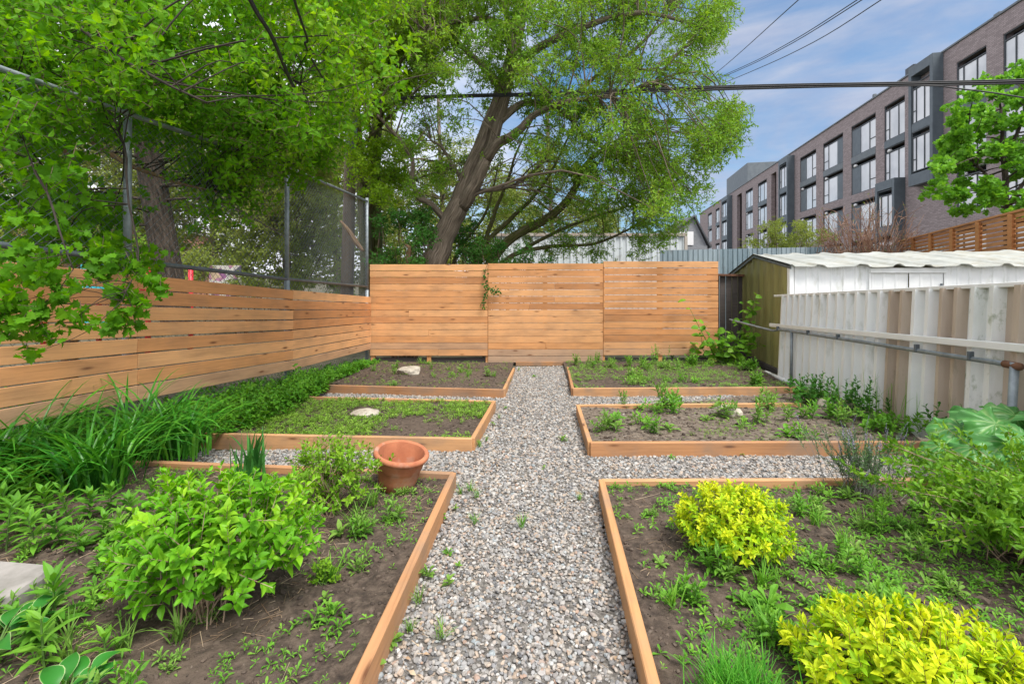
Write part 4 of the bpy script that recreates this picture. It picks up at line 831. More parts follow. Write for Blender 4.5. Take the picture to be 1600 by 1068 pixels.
def big_tree():
    D = 11.2; base = W(664, 470, D); base[2] = -.7
    root = thing('big_tree', 'large leaning tree with thick grey trunk rising behind the cedar fence', 'tree', base)
    t = MB(); sk = []; sr = []
    def lb(pix, r, n=26, s=12, wob=.05):
        P, rr = limb(t, [W(*p) for p in pix], r, n, s, wob); sk.append(P); sr.append(rr)
    lb([(655, 500, D), (668, 440, D), (684, 395, D), (702, 350, D), (722, 312, D)], [.42, .35, .295, .27, .25], 26, 18)
    lb([(715, 325, D), (728, 290, D - .05), (742, 255, D - .05), (762, 205, D), (778, 165, D), (794, 110, D), (812, 40, D + .1), (822, -30, D + .2), (828, -120, D + .3)], [.235, .225, .215, .205, .19, .17, .15, .13, .08], 34, 16)
    lb([(722, 322, D - .1), (742, 288, D - .35), (760, 250, D - .4), (774, 205, D - .3), (786, 165, D - .3), (800, 100, D - .5), (790, 20, D - .8), (760, -60, D - 1)], [.19, .165, .145, .125, .11, .095, .07, .05], 34, 12)
    lb([(762, 248, D - .4), (778, 224, D - .6), (800, 212, D - .7), (818, 196, D - .8), (836, 180, D - .9), (880, 160, D - 1.2), (950, 150, D - 1.5), (1020, 130, D - 1.4)], [.13, .12, .105, .09, .075, .06, .045, .03], 30, 10)
    lb([(778, 190, D - .3), (800, 172, D), (830, 160, D + .5), (880, 175, D + 1), (915, 215, D + 1.2), (960, 240, D + 1.3)], [.12, .10, .08, .06, .05, .03], 24, 9)
    lb([(794, 110, D), (850, 70, D - .5), (920, 40, D - .8), (1000, 20, D - 1), (1090, 40, D - 1)], [.12, .09, .07, .05, .03], 24, 9)
    lb([(870, 172, D + .6), (930, 120, D + .4), (990, 80, D), (1030, 40, D), (1060, 10, D)], [.06, .05, .045, .03, .02], 20, 8)
    lb([(975, 95, D), (1010, 110, D - .2), (1050, 90, D - .3), (1090, 60, D - .2)], [.05, .04, .03, .02], 16, 8)
    lb([(700, 348, D), (672, 318, D - .3), (654, 308, D - .4), (646, 285, D - .4), (644, 250, D - .5), (630, 225, D - .6), (608, 200, D - .8), (588, 180, D - 1)], [.09, .075, .06, .055, .05, .045, .04, .025], 30, 9)
    lb([(722, 285, D), (706, 255, D + .3), (690, 230, D + .4), (672, 220, D + .5)], [.06, .05, .04, .02], 16, 8)
    lb([(784, 140, D), (740, 90, D + .6), (690, 50, D + 1), (640, 40, D + 1.2)], [.10, .08, .05, .03], 20, 8)
    lb([(810, 50, D), (760, 30, D - .8), (700, 38, D - 1.2), (650, 55, D - 1.4)], [.08, .06, .04, .03], 20, 8)
    lb([(728, 300, D), (800, 290, D + .8), (850, 250, D + 1.2), (880, 200, D + 1.4)], [.06, .045, .035, .02], 18, 8)
    S = np.concatenate(sk); Sr = np.concatenate(sr)
    polyA = [(600, -150), (1135, -150), (1140, 45), (1098, 105), (1128, 150), (1162, 185), (1150, 225), (1095, 270), (1085, 310), (1020, 330), (930, 270), (860, 200), (760, 130), (680, 110), (600, 60)]
    C = np.concatenate([clump_pts(polyA, 250, D - .2, 1.3), clump_pts([(600, -80), (1010, -80), (1000, 125), (640, 130)], 80, D - .9, .8), clump_pts([(960, 180), (1160, 190), (1130, 250), (1085, 330), (1040, 380), (960, 330)], 44, D - .4, .9), clump_pts([(620, 150), (960, 140), (980, 330), (880, 330), (800, 250), (700, 270), (640, 330), (590, 250)], 60, D + .6, 1.4), clump_pts([(1085, 10), (1138, -20), (1140, 40), (1100, 70)], 6, D - .3, .5), clump_pts([(1120, 160), (1160, 175), (1155, 215), (1120, 240)], 8, D - .3, .5)])
    ends = [connect(t, S, Sr, c, .016, .14) for c in C]
    # airy bare twigs in the open middle
    for c in clump_pts([(600, 180), (960, 150), (960, 340), (760, 380), (620, 340)], 60, D + .8, 1.2):
        connect(t, S, Sr, c, .009, .16)
    t.build('trunk', M['bark'], root, smooth=True)
    cr = MB(); crown(cr, C, RG.uniform(.38, .70, len(C)), 32, 8, .118, T_LANCE, .30, .8, .05, .25, stem=(1, .004)); crown(cr, clump_pts(polyA, 110, D + .5, 1.3), .5, 24, 7, .09, T_LANCE, .28, .8, 0, .3, stem=(1, .004))
    cr.build('crown', [M['l_big'], M['twig']], root)
big_tree()
def leaning_tree():
    D = 12.5; root = thing('leaning_tree', 'slender tree with arching mossy limbs beside the large trunk', 'tree', Pz(758, -.65, D)); t = MB(); sk = []; sr = []
    for pix, r in (([(740, 480, D), (765, 412, D), (790, 380, D), (815, 362, D), (850, 345, D), (875, 325, D), (895, 300, D), (910, 270, D), (925, 245, D), (960, 225, D - .3)], [.18, .15, .13, .125, .12, .11, .10, .085, .06, .03]),
                   ([(728, 480, D), (740, 412, D), (760, 378, D), (800, 340, D + .3), (840, 300, D + .6), (870, 250, D + .8), (900, 190, D + 1)], [.11, .09, .07, .06, .05, .04, .02]), ([(765, 440, D), (800, 400, D), (860, 385, D - .2), (930, 380, D - .4), (1000, 350, D - .6)], [.09, .07, .05, .04, .02]),
                   ([(735, 470, D), (752, 400, D + .2), (770, 340, D + .4), (790, 290, D + .5), (810, 230, D + .5), (830, 190, D + .6)], [.08, .07, .06, .045, .03, .02]), ([(770, 420, D), (850, 372, D + .3), (910, 345, D + .5), (990, 320, D + .6)], [.06, .05, .04, .02]), ([(700, 470, D + .6), (712, 400, D + .6), (760, 330, D + .8), (778, 260, D + 1)], [.06, .05, .04, .02])):
        P, rr = limb(t, [W(*p) for p in pix], r, 26, 9, .05); sk.append(P); sr.append(rr)
    S = np.concatenate(sk); Sr = np.concatenate(sr); C = np.concatenate([clump_pts([(870, 255), (1010, 235), (1060, 320), (1045, 390), (960, 400), (850, 395), (840, 350)], 52, D - .2, .8), clump_pts([(760, 330), (860, 300), (900, 400), (740, 405)], 24, D + .3, .7)])
    for c in C: connect(t, S, Sr, c, .011, .1)
    for c in clump_pts([(740, 250), (940, 200), (1000, 380), (760, 400)], 70, D + .4, .8): connect(t, S, Sr, c, .010, .12)
    t.build('trunk', M['barkmoss'], root, smooth=True)
    cr = MB(); crown(cr, C, RG.uniform(.3, .6, len(C)), 26, 8, .10, T_LANCE, .28, .8, .1, .2, stem=(1, .004), rnd=RG.random(len(C) * 26) * .8); cr.build('crown', [M['l_big'], M['twig']], root)
leaning_tree()
def simple_tree(name, label, pix, r, poly, n, d, dsd, rad_, ntw, nl, ll, T, mat, bark, L=.35, group=None, extra=(), droop=.2, flat=0.0, stem=.004, conn=True, cat='tree'):
    b = W(*pix[0]); root = thing(name, label, cat, (b[0], b[1], -.6), group); t = MB(); sk = []; sr = []
    for p_, r_ in [(pix, r)] + list(extra):
        P, rr = limb(t, [W(*p) for p in p_], r_, 24, 10, .06); sk.append(P); sr.append(rr)
    S = np.concatenate(sk); Sr = np.concatenate(sr); C = np.concatenate([clump_pts(po, k, d, dsd) for po, k in (poly if isinstance(poly[0], tuple) and isinstance(poly[0][0], list) else [(poly, n)])])
    if conn:
        for c in C: connect(t, S, Sr, c, .03, .12)
    t.build('trunk', M[bark], root, smooth=True)
    cr = MB(); crown(cr, C, RG.uniform(.65, 1.15, len(C)) * rad_, ntw, nl, ll, T, L, .75, .1, droop, stem=(1, stem), flat=flat); cr.build('crown', [M[mat], M['twig']], root); return root
# yellow-green tree with twin mossy trunks at the fence corner
simple_tree('twin_trunk_tree', 'yellow green tree with two mossy trunks behind the fence corner', [(572, 480, 12.8), (572, 400, 12.8), (566, 300, 12.8), (558, 200, 12.8), (545, 90, 12.8), (530, -40, 12.8)], [.19, .17, .15, .13, .10, .06],
            [([(430, -150), (700, -150), (690, 60), (650, 130), (560, 170), (470, 150), (420, 60)], 150), ([(560, -60), (720, -60), (700, 100), (640, 160), (560, 170)], 50), ([(520, 150), (640, 140), (640, 250), (600, 330), (570, 300)], 26)], 0, 12.6, 1.2, .62, 40, 9, .125, T_SMALL, 'l_yg', 'barkmoss', .3,
            extra=[([(590, 480, 13.2), (588, 400, 13.2), (585, 300, 13.2), (590, 180, 13.2), (610, 60, 13.2), (620, -60, 13.2)], [.24, .21, .18, .15, .11, .06])])
# overhanging maple in front left
def maple():
    root = thing('maple_tree', 'broad leaved maple hanging its branches over the left fence', 'tree', Pz(112, -.5, 5.6)); t = MB(); sk = []; sr = []
    for pix, r in (([(108, 640, 5.6), (112, 420, 5.6), (120, 300, 5.6), (112, 240, 5.6), (104, 180, 5.6), (125, 90, 5.5), (90, -40, 5.4), (60, -200, 5.2)], [.085, .075, .065, .058, .06, .055, .05, .03]),
                   ([(104, 190, 5.6), (60, 120, 5.0), (10, 110, 4.2), (-10, 150, 3.6), (40, 230, 3.1), (80, 330, 2.8), (110, 420, 2.6)], [.022, .015, .011, .009, .007, .006, .003]),
                   ([(60, 120, 5.0), (120, 130, 4.2), (180, 190, 3.7), (200, 290, 3.3), (215, 400, 3.05), (195, 470, 2.9)], [.018, .012, .009, .007, .005, .003]),
                   ([(125, 90, 5.5), (240, 60, 5.2), (360, 80, 5.0), (470, 130, 4.8)], [.045, .035, .025, .012]), ([(110, 20, 5.5), (230, -40, 4.8), (360, -60, 4.4), (480, -40, 4.2)], [.045, .035, .025, .012]),
                   ([(90, -40, 5.4), (60, -20, 4.0), (120, 40, 3.4), (220, 110, 3.1), (320, 160, 3.0)], [.03, .02, .014, .010, .006]), ([(120, 300, 5.6), (150, 305, 5.2), (178, 300, 4.8)], [.05, .04, .03]), ([(104, 180, 5.6), (170, 240, 5.2), (260, 280, 5.0), (340, 300, 5.0)], [.04, .03, .02, .008])):
        n0 = len(sk); P, rr = limb(t, [W(*p) for p in pix], r, 24, 9, .03); sk.append(P); sr.append(rr)
        if n0 in (1, 2, 3, 4, 5): 
            for w_ in t.M: t.M[w_][-1][:] = 1
    S = np.concatenate(sk); Sr = np.concatenate(sr)
    C1 = clump_pts([(-120, -140), (600, -140), (620, 60), (560, 190), (480, 200), (380, 270), (200, 230), (-120, 250)], 230, 5.2, .8); C1 = np.concatenate([C1, clump_pts([(290, 200), (470, 170), (560, 190), (500, 260), (400, 320), (330, 330), (290, 260)], 40, 5.4, .5)]); C2 = clump_pts([(-60, -60), (420, -100), (420, 120), (300, 190), (140, 160), (-60, 200)], 80, 3.9, .4); C2 = np.concatenate([C2, clump_pts([(-60, 20), (230, 20), (260, 200), (120, 240), (-60, 240)], 24, 3.3, .25)])
    C3 = clump_pts([(-50, 270), (170, 240), (200, 330), (250, 420), (170, 420), (60, 380), (-40, 380)], 26, 4.1, .5); C4 = np.array([W(*p) for p in ((20, 400, 2.6), (45, 430, 2.6), (75, 440, 2.55), (30, 470, 2.5), (95, 470, 2.6), (110, 505, 2.6), (60, 500, 2.55), (15, 520, 2.5), (70, 545, 2.55), (10, 440, 2.5), (90, 410, 2.7), (160, 400, 3.0), (200, 420, 3.05), (225, 440, 3.0), (190, 470, 2.95), (175, 500, 2.9), (235, 470, 3.0), (210, 500, 2.95), (150, 440, 2.95), (40, 350, 2.8), (100, 360, 2.9), (0, 490, 2.5))])
    for c in np.concatenate([C1, C2, C3]): connect(t, S, Sr, c, .007, .05, 1)
    for c in C4: connect(t, S, Sr, c, .004, .05, 1)
    t.build('trunk', [M['barkpale'], M['limb']], root, smooth=True); cr = MB()
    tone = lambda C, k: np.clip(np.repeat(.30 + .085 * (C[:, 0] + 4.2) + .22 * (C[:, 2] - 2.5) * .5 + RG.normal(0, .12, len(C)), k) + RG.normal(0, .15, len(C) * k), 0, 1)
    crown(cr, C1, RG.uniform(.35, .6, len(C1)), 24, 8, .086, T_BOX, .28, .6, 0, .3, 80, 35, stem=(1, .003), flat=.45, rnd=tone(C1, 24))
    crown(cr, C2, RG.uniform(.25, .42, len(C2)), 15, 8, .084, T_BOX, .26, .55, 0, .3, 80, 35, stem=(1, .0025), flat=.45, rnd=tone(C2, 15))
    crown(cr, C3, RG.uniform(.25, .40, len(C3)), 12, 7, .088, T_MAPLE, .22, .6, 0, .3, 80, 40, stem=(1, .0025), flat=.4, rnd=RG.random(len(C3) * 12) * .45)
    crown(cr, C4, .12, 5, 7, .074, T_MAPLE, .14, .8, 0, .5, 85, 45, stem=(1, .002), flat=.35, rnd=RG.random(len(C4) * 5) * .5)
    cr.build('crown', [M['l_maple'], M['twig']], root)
maple()
def spruce():
    D = 9.2; root = thing('spruce_tree', 'dark spruce trunk with drooping blue green branches behind the chain link', 'tree', Pz(262, -.6, D)); t = MB(); sk = []
    P, rr = limb(t, [W(280, 520, D), W(262, 420, D), W(245, 320, D), W(230, 220, D), W(222, 120, D), W(214, 0, D), W(205, -150, D)], [.28, .25, .24, .23, .21, .19, .16], 30, 14); C = []; Dd = []
    for k in range(34):
        i = RG.integers(8, 29); az = RG.uniform(-.9, 2.6) if k % 3 else RG.uniform(0, 6.28); Lb = RG.uniform(1.2, 3.2); dirn = np.array([math.cos(az) * .9, -abs(math.sin(az)) * .7, 0]); a = P[i]
        b = a + dirn * Lb + np.array([0, 0, -.25 * Lb]); Q = spl([a, (a + b) / 2 + np.array([0, 0, .12 * Lb]), b], 10); tube(t, Q, np.linspace(.035, .006, 10), 5, .5, 0, False)
        for q in Q[3:]:
            m = 7; C.append(np.repeat(q[None], m, 0) + RG.normal(0, .05, (m, 3))); sd = nrm(dirn * .5 + RG.normal(0, .5, (m, 3)) + np.array([0, 0, -.25])); Dd.append(sd)
    t.build('trunk', M['barkdark'], root, smooth=True); C = np.concatenate(C); Dd = np.concatenate(Dd); cr = MB()
    shoots(cr, C + Dd * .3, Dd, .32, 26, .045, T_NEEDLE, 60, 35, 0, (1, .004)); cr.build('crown', [M['l_spruce'], M['barkdark']], root)
spruce()
# trees far behind the chain link
for i, (px, d, x0, x1, y0, lb) in enumerate(((40, 19, -90, 160, 60, 'olive green tree behind the salmon building corner'), (330, 21, 230, 420, 130, 'pale olive tree right of the dark spruce trunk'), (440, 18, 380, 520, 170, 'yellowish tree behind the middle chain link post'), (520, 24, 440, 620, 120, 'tall pale tree behind the fence corner post'), (180, 26, 90, 300, 150, 'distant light green tree between maple and spruce trunks'), (690, 26, 590, 800, 210, 'distant pale green tree left of the leaning trunk'), (860, 30, 760, 960, 250, 'distant tree seen through the arching limbs'))):
    poly = [(x0, y0 + 60), ((x0 + x1) / 2, y0 - 20), (x1, y0 + 70), (x1 + 10, 330), (x1 - 20, 440), (x0 + 20, 440), (x0 - 10, 320)]
    simple_tree('broadleaf_tree', lb, [(px + 12, 490, d), (px + 6, 400, d), (px, 300, d), (px - 5, 150, d), (px - 5, y0, d)], [.18, .15, .12, .08, .04], poly, 95, d, 1.4, 1.3, 38, 8, .21, T_SMALL, 'l_far', 'bark', .6, group='trees beyond the chain link fence', stem=.008)
# bushes behind the fences
def bush(label, poly, n, d, dsd, r, ntw, mat, ll, T=T_OVATE, base=None, name='bush', L=.22, group=None, stems=True):
    C = clump_pts(poly, n, d, dsd); c = C.mean(0); root = thing(name, label, 'bush', (c[0], c[1], -.6), group); t = MB()
    for q in C: b0 = np.array([c[0] + (q[0] - c[0]) * .5, c[1] + (q[1] - c[1]) * .5, -.62]); tube(t, spl([b0, (b0 + q) / 2 + RG.normal(0, .12, 3), q], 8), np.linspace(.022, .006, 8), 5, .5, 0, False)
    t.build('stems', M['twig'], root); cr = MB(); crown(cr, C, RG.uniform(.7, 1.2, n) * r, ntw, 7, ll, T, L, .8, .2, .1, stem=(1, .003)); cr.build('foliage', [M[mat], M['twig']], root)
bush('dense dark green bush at the left end behind the cedar fence', [(585, 345), (620, 325), (680, 335), (668, 440), (590, 440)], 34, 10.6, .35, .34, 34, 'l_bush', .075)
bush('bright green leafy creeper spilling along the top of the cedar fence', [(715, 385), (800, 378), (868, 392), (860, 425), (720, 430)], 20, 10.3, .25, .26, 30, 'l_bush', .07)
bush('green bush behind the cedar fence under the leaning trunk', [(640, 350), (760, 340), (760, 430), (650, 430)], 22, 12.6, .4, .4, 28, 'l_bush', .08)
bush('thicket of green shrubs far behind the chain link', [(230, 395), (540, 375), (545, 470), (230, 470)], 40, 15.5, 1.0, .55, 26, 'l_far', .12, L=.3)
bush('low green shrubs in front of the salmon building', [(150, 350), (230, 360), (235, 470), (160, 470)], 16, 14.5, .8, .5, 26, 'l_shrubb', .11, L=.3)
bush('loose yellow green shrub between shed roof and apartment building', [(1165, 375), (1200, 350), (1250, 345), (1300, 362), (1300, 420), (1165, 420)], 60, 18, .6, .40, 26, 'l_far', .09)
# red twiggy shrub
def red_shrub():
    root = thing('bare_shrub', 'nearly bare reddish twiggy shrub above the shed roof', 'bush', (12.6, 16.2, -.6)); t = MB(); A = []; B = []; cs = []
    for k in range(150):
        px = RG.uniform(1275, 1440); d = RG.uniform(15.4, 17); b = Pz(RG.uniform(1320, 1400), -.6, 16.2); tip = W(px, RG.uniform(318, 385) + abs(px - 1370) * .15, d); mid = (b + tip) / 2 + RG.normal(0, .25, 3); Q = spl([b, mid, tip], 12); tube(t, Q, np.linspace(.022, .007, 12), 4, RG.random(), 0, False)
        for j in range(6):
            q = Q[RG.integers(5, 12)]; e = q + nrm(RG.normal(size=3) + (tip - b) * .25) * RG.uniform(.25, .6); A.append(q); B.append(e); cs.append(e)
    sticks(t, np.array(A), np.array(B), .008, 0, RG.random(len(A))); t.build('twigs', M['redtwig'], root); cs = np.array(cs)[RG.random(len(cs)) < .22]; cr = MB(); shoots(cr, cs, RG.normal(size=cs.shape) + [0, 0, .6], .1, 4, .06, T_SMALL); cr.build('leaves', M['l_far'], root)
red_shrub()
# small pale maple on the right
D = 13.6
simple_tree('young_maple', 'bright green young maple with clumped leaves before the apartment building', [(1578, 420, D), (1576, 345, D), (1572, 300, D), (1568, 240, D), (1562, 170, D)], [.12, .10, .08, .06, .03], [([(1452, 300), (1468, 250), (1480, 190), (1520, 135), (1560, 108), (1640, 95), (1720, 150), (1740, 300), (1680, 330), (1580, 335), (1500, 332)], 150)], 0, D, .75, .38, 20, 7, .14, T_ROUND, 'l_pale', 'barkdark', .18, droop=.05, extra=[([(1574, 320, D), (1540, 270, D), (1500, 240, D)], [.06, .04, .02]), ([(1574, 320, D), (1620, 260, D), (1660, 230, D)], [.06, .04, .02]), ([(1570, 270, D), (1590, 200, D - .4), (1610, 150, D - .5)], [.05, .04, .02])])
# ------------------------------------------------------------------ utility pole and cables
def cables():
    r = thing('utility_pole', 'brown wooden utility pole with grey sleeve behind the fence corner', 'pole', Pz(541, -.6, 11.6)); D = 11.6; mb = MB(); x, x2 = W(541, 450, D)[0], W(549, 185, D)[0]
    tube(mb, [(x - .02, D, -.7), ((x + x2) / 2, D, 2.7), (x2, D, 5.4)], [.165, .15, .13], 16); mb.build('shaft', M['pole'], r, smooth=True); mb = MB(); z0 = W(0, 240, D)[2]; tube(mb, [(x2 - .022, D, z0), (x2, D, 5.42)], [.155, .15], 16); mb.build('sleeve', M['galv'], r, smooth=True)
    mb = MB(); tube(mb, [(x2 - .02, D - .16, 4.9), (x2, D - .16, 5.7)], .03, 8); cbox(mb, (x2, D - .1, 5.35), (.06, .1, .25)); mb.build('bracket', M['galvdark'], r)
    def cable(label, pts, rr, n=30, extra=(), name='overhead_cable', sides=6):
        P = [W(*p) for p in pts]; mb = MB(); tube(mb, spl(P, n), rr, sides)
        for dz, dx in extra: tube(mb, spl([p + np.array([0, dx, dz]) for p in P], n), rr, sides)
        tag(mb.build(name, M['cable'], origin=P[0], smooth=True), label, 'cable', 'overhead cables')
    cable('thick black bundle of cables crossing in front of the big tree', [(548, 165, 11.5), (640, 153, 10.8), (870, 146, 10), (1150, 136, 9), (1420, 131, 8), (1600, 127, 7.4), (1800, 120, 6.6)], .014, 50, ((.035, .02), (-.035, .0), (.0, .05)))
    cable('black cable dropping off the bundle towards the right frame edge', [(870, 149, 10), (1150, 140, 9), (1420, 134, 8), (1500, 139, 7.6), (1600, 153, 7.1), (1780, 190, 6.2)], .012, 40)
    cable('thin wire passing through the leaves left of the utility pole', [(-200, 172, 9), (240, 166, 10.5), (400, 161, 11), (548, 166, 11.5)], .008, 24)
    cable('thick black service cable sagging from the upper left to the pole', [(330, -160, 2.2), (390, 0, 2.7), (425, 60, 3.1), (455, 130, 3.8), (490, 195, 5.2), (546, 230, 11.5)], .010, 30, ((.012, .012),))
    cable('black service cable hanging right of the thick one in the canopy', [(448, -60, 2.5), (460, 0, 2.8), (480, 60, 3.4), (493, 103, 4.4), (546, 190, 11.5)], .009, 30)
    cable('straight thin wire rising vertically near the twin trunks', [(567, -60, 5), (562, 10, 6), (560, 90, 8), (549, 190, 11.5)], .006, 20)
    cable('lone thin wire climbing to the sky, leftmost of the sky wires', [(1060, 160, 24), (1130, 105, 16), (1250, -2, 9), (1400, -130, 6)], .010, 24)
    cable('middle sky wire climbing from the crown to the top edge', [(1020, 165, 26), (1140, 116, 15), (1230, 72, 11), (1350, -2, 7.5), (1500, -100, 5.5)], .009, 24, ((.05, 0),))
    cable('lowest of the sky wires above the apartment building', [(1020, 175, 26), (1145, 124, 15), (1260, 72, 10.5), (1380, -2, 7.5), (1540, -110, 5.5)], .009, 24)
    P = W(487, 190, 5.05); mb = MB(); tube(mb, [P + [0, 0, .08], P + [.01, 0, .02], P + [.02, 0, -.10]], [.012, .035, .022], 8); tag(mb.build('cable_clamp', M['cable'], origin=P, smooth=True), 'dark splice box hanging on the cable inside the canopy', 'cable box')
    r = MB(); P = spl([W(532, 345, 9.3), W(546, 362, 9.32), W(556, 378, 9.3), W(567, 392, 9.28)], 18); tube(r, P, lerp_list([.02, .035, .045, .05, .03], 18) * (1 + .25 * vnoise(np.arange(18) * 1.1, np.zeros(18), 4)), 9); tube(r, [P[6], P[6] + [-.10, 0, .16]], [.025, .01], 6); tag(r.build('dead_branch', M['barkpale'], origin=P[0], smooth=True), 'short broken branch stuck in the chain link by the corner post', 'branch')
    r = MB(); a = W(640, 425, 10.2); tube(r, [a, W(638, 400, 10.2), W(640, 386, 10.15), W(633, 382, 10.15)], [.08, .065, .05, .03], 9); tag(r.build('tree_stump', M['barkpale'], origin=a, smooth=True), 'pale cut stump poking above the cedar fence left of the trunk', 'stump')
cables()
# ------------------------------------------------------------------ stones and pot
def rock(name, label, p, size, seed, mat='rock', rz=0.0, cat='stone', sink=.25):
    V = ICO3[0].copy(); n = len(V); a = nrm(np.random.default_rng(seed).normal(size=(9, 3))); h = np.random.default_rng(seed + 1).uniform(.62, .92, 9)
    for k in range(9):
        dp = V @ a[k]; V = V - np.maximum(0, dp - h[k])[:, None] * a[k]
    V += (vnoise(V[:, 0] * 4 + 7, V[:, 1] * 4 + V[:, 2] * 3, seed) - .5)[:, None] * .14 * V + (vnoise(V[:, 0] * 11 + 7, V[:, 1] * 11 + V[:, 2] * 9, seed) - .5)[:, None] * .06 * V
    c, s = math.cos(rz), math.sin(rz); V = V * np.asarray(size) ; V = V @ np.array([[c, s, 0], [-s, c, 0], [0, 0, 1]]); mb = MB(); mb.add(V + p + np.array([0, 0, size[2] * (1 - sink * 2)]), ICO3[1])
    tag(mb.build(name, M[mat], origin=p), label, cat)
rock('garden_stone', 'tan block of stone with a broken edge in the back left bed', bed_at('bl', 641, 583), (.24, .15, .10), 3, rz=.15)
rock('garden_stone', 'flat pale stone lying in the green middle left bed', bed_at('ml', 571, 650), (.155, .10, .055), 5, rz=.1)
rock('garden_stone', 'pale pointed stone in the soil of the middle right bed', bed_at('mr', 1134, 648), (.17, .11, .075), 8, rz=-.1)
rock('garden_stone', 'small tan stone among the nettles by the sheet metal fence', bed_at('mr', 1288, 634), (.09, .07, .06), 9)
def slab():
    p = bed_at('fl', -75, 960); mb = MB(); V = ICO0[0]
    out = np.array([(-.30, -.16), (.20, -.18), (.245, -.10), (.235, .06), (.21, .13), (-.05, .16), (-.28, .14)]); n = len(out); L = []
    for z, s in ((-.02, 1), (.05, 1.0), (.066, .965)): L.append(np.column_stack([out * s + [0, 0], np.full(n, z)]))
    V = np.concatenate(L); i = np.arange(n); j = (i + 1) % n; q = np.concatenate([np.stack([i, j, n + j, n + i], 1), np.stack([n + i, n + j, 2 * n + j, 2 * n + i], 1)]); mb.add(V + p + [0, .05, .01], [q, (2 * n + i)[None]])
    tag(mb.build('stepping_stone', M['slab'], origin=p), 'grey flat stone slab at the left edge beside the hosta', 'stone')
slab()
def pot():
    p = bed_at('fl', 620, 760); root = thing('terracotta_pot', 'empty terracotta flower pot with a thick rim standing in the bed', 'flower pot', p)
    prof = [(0, .012), (.115, .0), (.122, .004), (.137, .07), (.149, .135), (.153, .142), (.157, .150), (.170, .205), (.172, .212), (.184, .216), (.192, .226), (.192, .240), (.184, .252), (.172, .254), (.160, .246), (.154, .225), (.135, .12), (.118, .035), (0, .03)]
    def lathe(mb, prof, n=48):
        a = np.arange(n) / n * 2 * np.pi; m = len(prof); pr = np.array(prof) * .93; V = np.stack([pr[:, 0, None] * np.cos(a), pr[:, 0, None] * np.sin(a), np.broadcast_to(pr[:, 1, None], (m, n))], -1).reshape(-1, 3)
        tx, ty = rad(3), rad(9); Ry = np.array([[math.cos(ty), 0, math.sin(ty)], [0, 1, 0], [-math.sin(ty), 0, math.cos(ty)]]); Rx = np.array([[1, 0, 0], [0, math.cos(tx), -math.sin(tx)], [0, math.sin(tx), math.cos(tx)]])
        V = V @ (Ry @ Rx).T; i = np.arange(m - 1)[:, None] * n; j = np.arange(n)[None]; mb.add(V + p + [0, 0, .006], np.stack([i + j, i + (j + 1) % n, i + n + (j + 1) % n, i + n + j], -1).reshape(-1, 4))
    mb = MB(); lathe(mb, prof[:9] + [(.172, .214)]); mb.build('body', M['terra'], root, smooth=True); mb = MB(); lathe(mb, prof[8:15]); mb.build('rim', M['terra'], root, smooth=True); mb = MB(); lathe(mb, prof[14:]); mb.build('inside', M['terra'], root, smooth=True)
pot()
# ------------------------------------------------------------------ shrubs
def shrub(name, label, p, rx, ry, h, nstem, nsh, mat, ll, T, nl=10, L=.14, cat='shrub', low=.25, lean=(0, 0), stemr=.0035, stemmat='twig', a0=70, a1=25, opp=True, width=None, flat=.2, top=.35, dome=1.0, inner=.35, tone=None):
    root = thing(name, label, cat, p); t = MB(); p = np.asarray(p, float); A = []; tips = []; dirs = []
    u = RG.random(nsh); th = RG.random(nsh) * 6.283; rr = np.where(RG.random(nsh) < inner, RG.uniform(.3, .8, nsh), RG.uniform(.85, 1.05, nsh)); ph = np.arccos(1 - u * (1 - math.cos(rad(100))))
    o = np.stack([np.sin(ph) * np.cos(th), np.sin(ph) * np.sin(th), np.cos(ph)], 1); o = o * rr[:, None] * (1 + (vnoise(o[:, 0] * 3 + 5, o[:, 1] * 3 + o[:, 2] * 2, 3) - .5) * .35)[:, None]
    C = p + np.array([lean[0], lean[1], h * low]); tip = C + o * np.array([rx, ry, h * (1 - low)]); tip[:, 2] = np.maximum(tip[:, 2], p[2] + .03); d = nrm(o * .8 + np.array([0, 0, top]) + RG.normal(0, .22, (nsh, 3)))
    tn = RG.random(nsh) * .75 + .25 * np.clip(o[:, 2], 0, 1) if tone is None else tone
    cr = MB(); Lh = L * RG.uniform(.7, 1.25, nsh); shoots(cr, tip, d, Lh, nl, ll, T, a0, a1, 0, (1, stemr * .6), tn, opp, .1, flat, .25, width)
    for k in range(nstem):
        i = RG.integers(nsh); e = tip[i] - d[i] * Lh[i]; b = p + np.array([RG.normal(0, rx * .13), RG.normal(0, ry * .13), -.02]); mid = (b + e) / 2 + np.array([(e[0] - b[0]) * .12, (e[1] - b[1]) * .12, .10 * h]) + RG.normal(0, .015, 3)
        tube(t, spl([b, mid, e], 9), np.linspace(stemr * RG.uniform(.8, 1.5), stemr * .5, 9), 5, RG.random(), 0, False)
    t.build('stems', M[stemmat], root, smooth=True); cr.build('foliage', [M[mat], M[stemmat]], root); return root
M['straw_stem'] = plain('straw_stem', [(.24, .16, .11), (.40, .29, .21)], scale=12, rough=.9)
p = bed_at('fl', 325, 962); shrub('weigela_shrub', 'large lime green leafy bush in front of the daylilies', p, (.40), .36, .55, 30, 240, 'l_weigela', .062, T_OVATE, 12, .16, stemr=.0032, stemmat='straw_stem', low=.40, a0=78, a1=35, flat=.35, lean=(-.03, .10))
p = bed_at('fl', 517, 800); shrub('weigela_shrub', 'smaller yellowish green bush beside the terracotta pot', p, .29, .26, .47, 34, 170, 'l_shrubb', .040, T_OVATE, 12, .12, stemr=.0035, stemmat='straw_stem', low=.40, a0=78, a1=35, flat=.3)
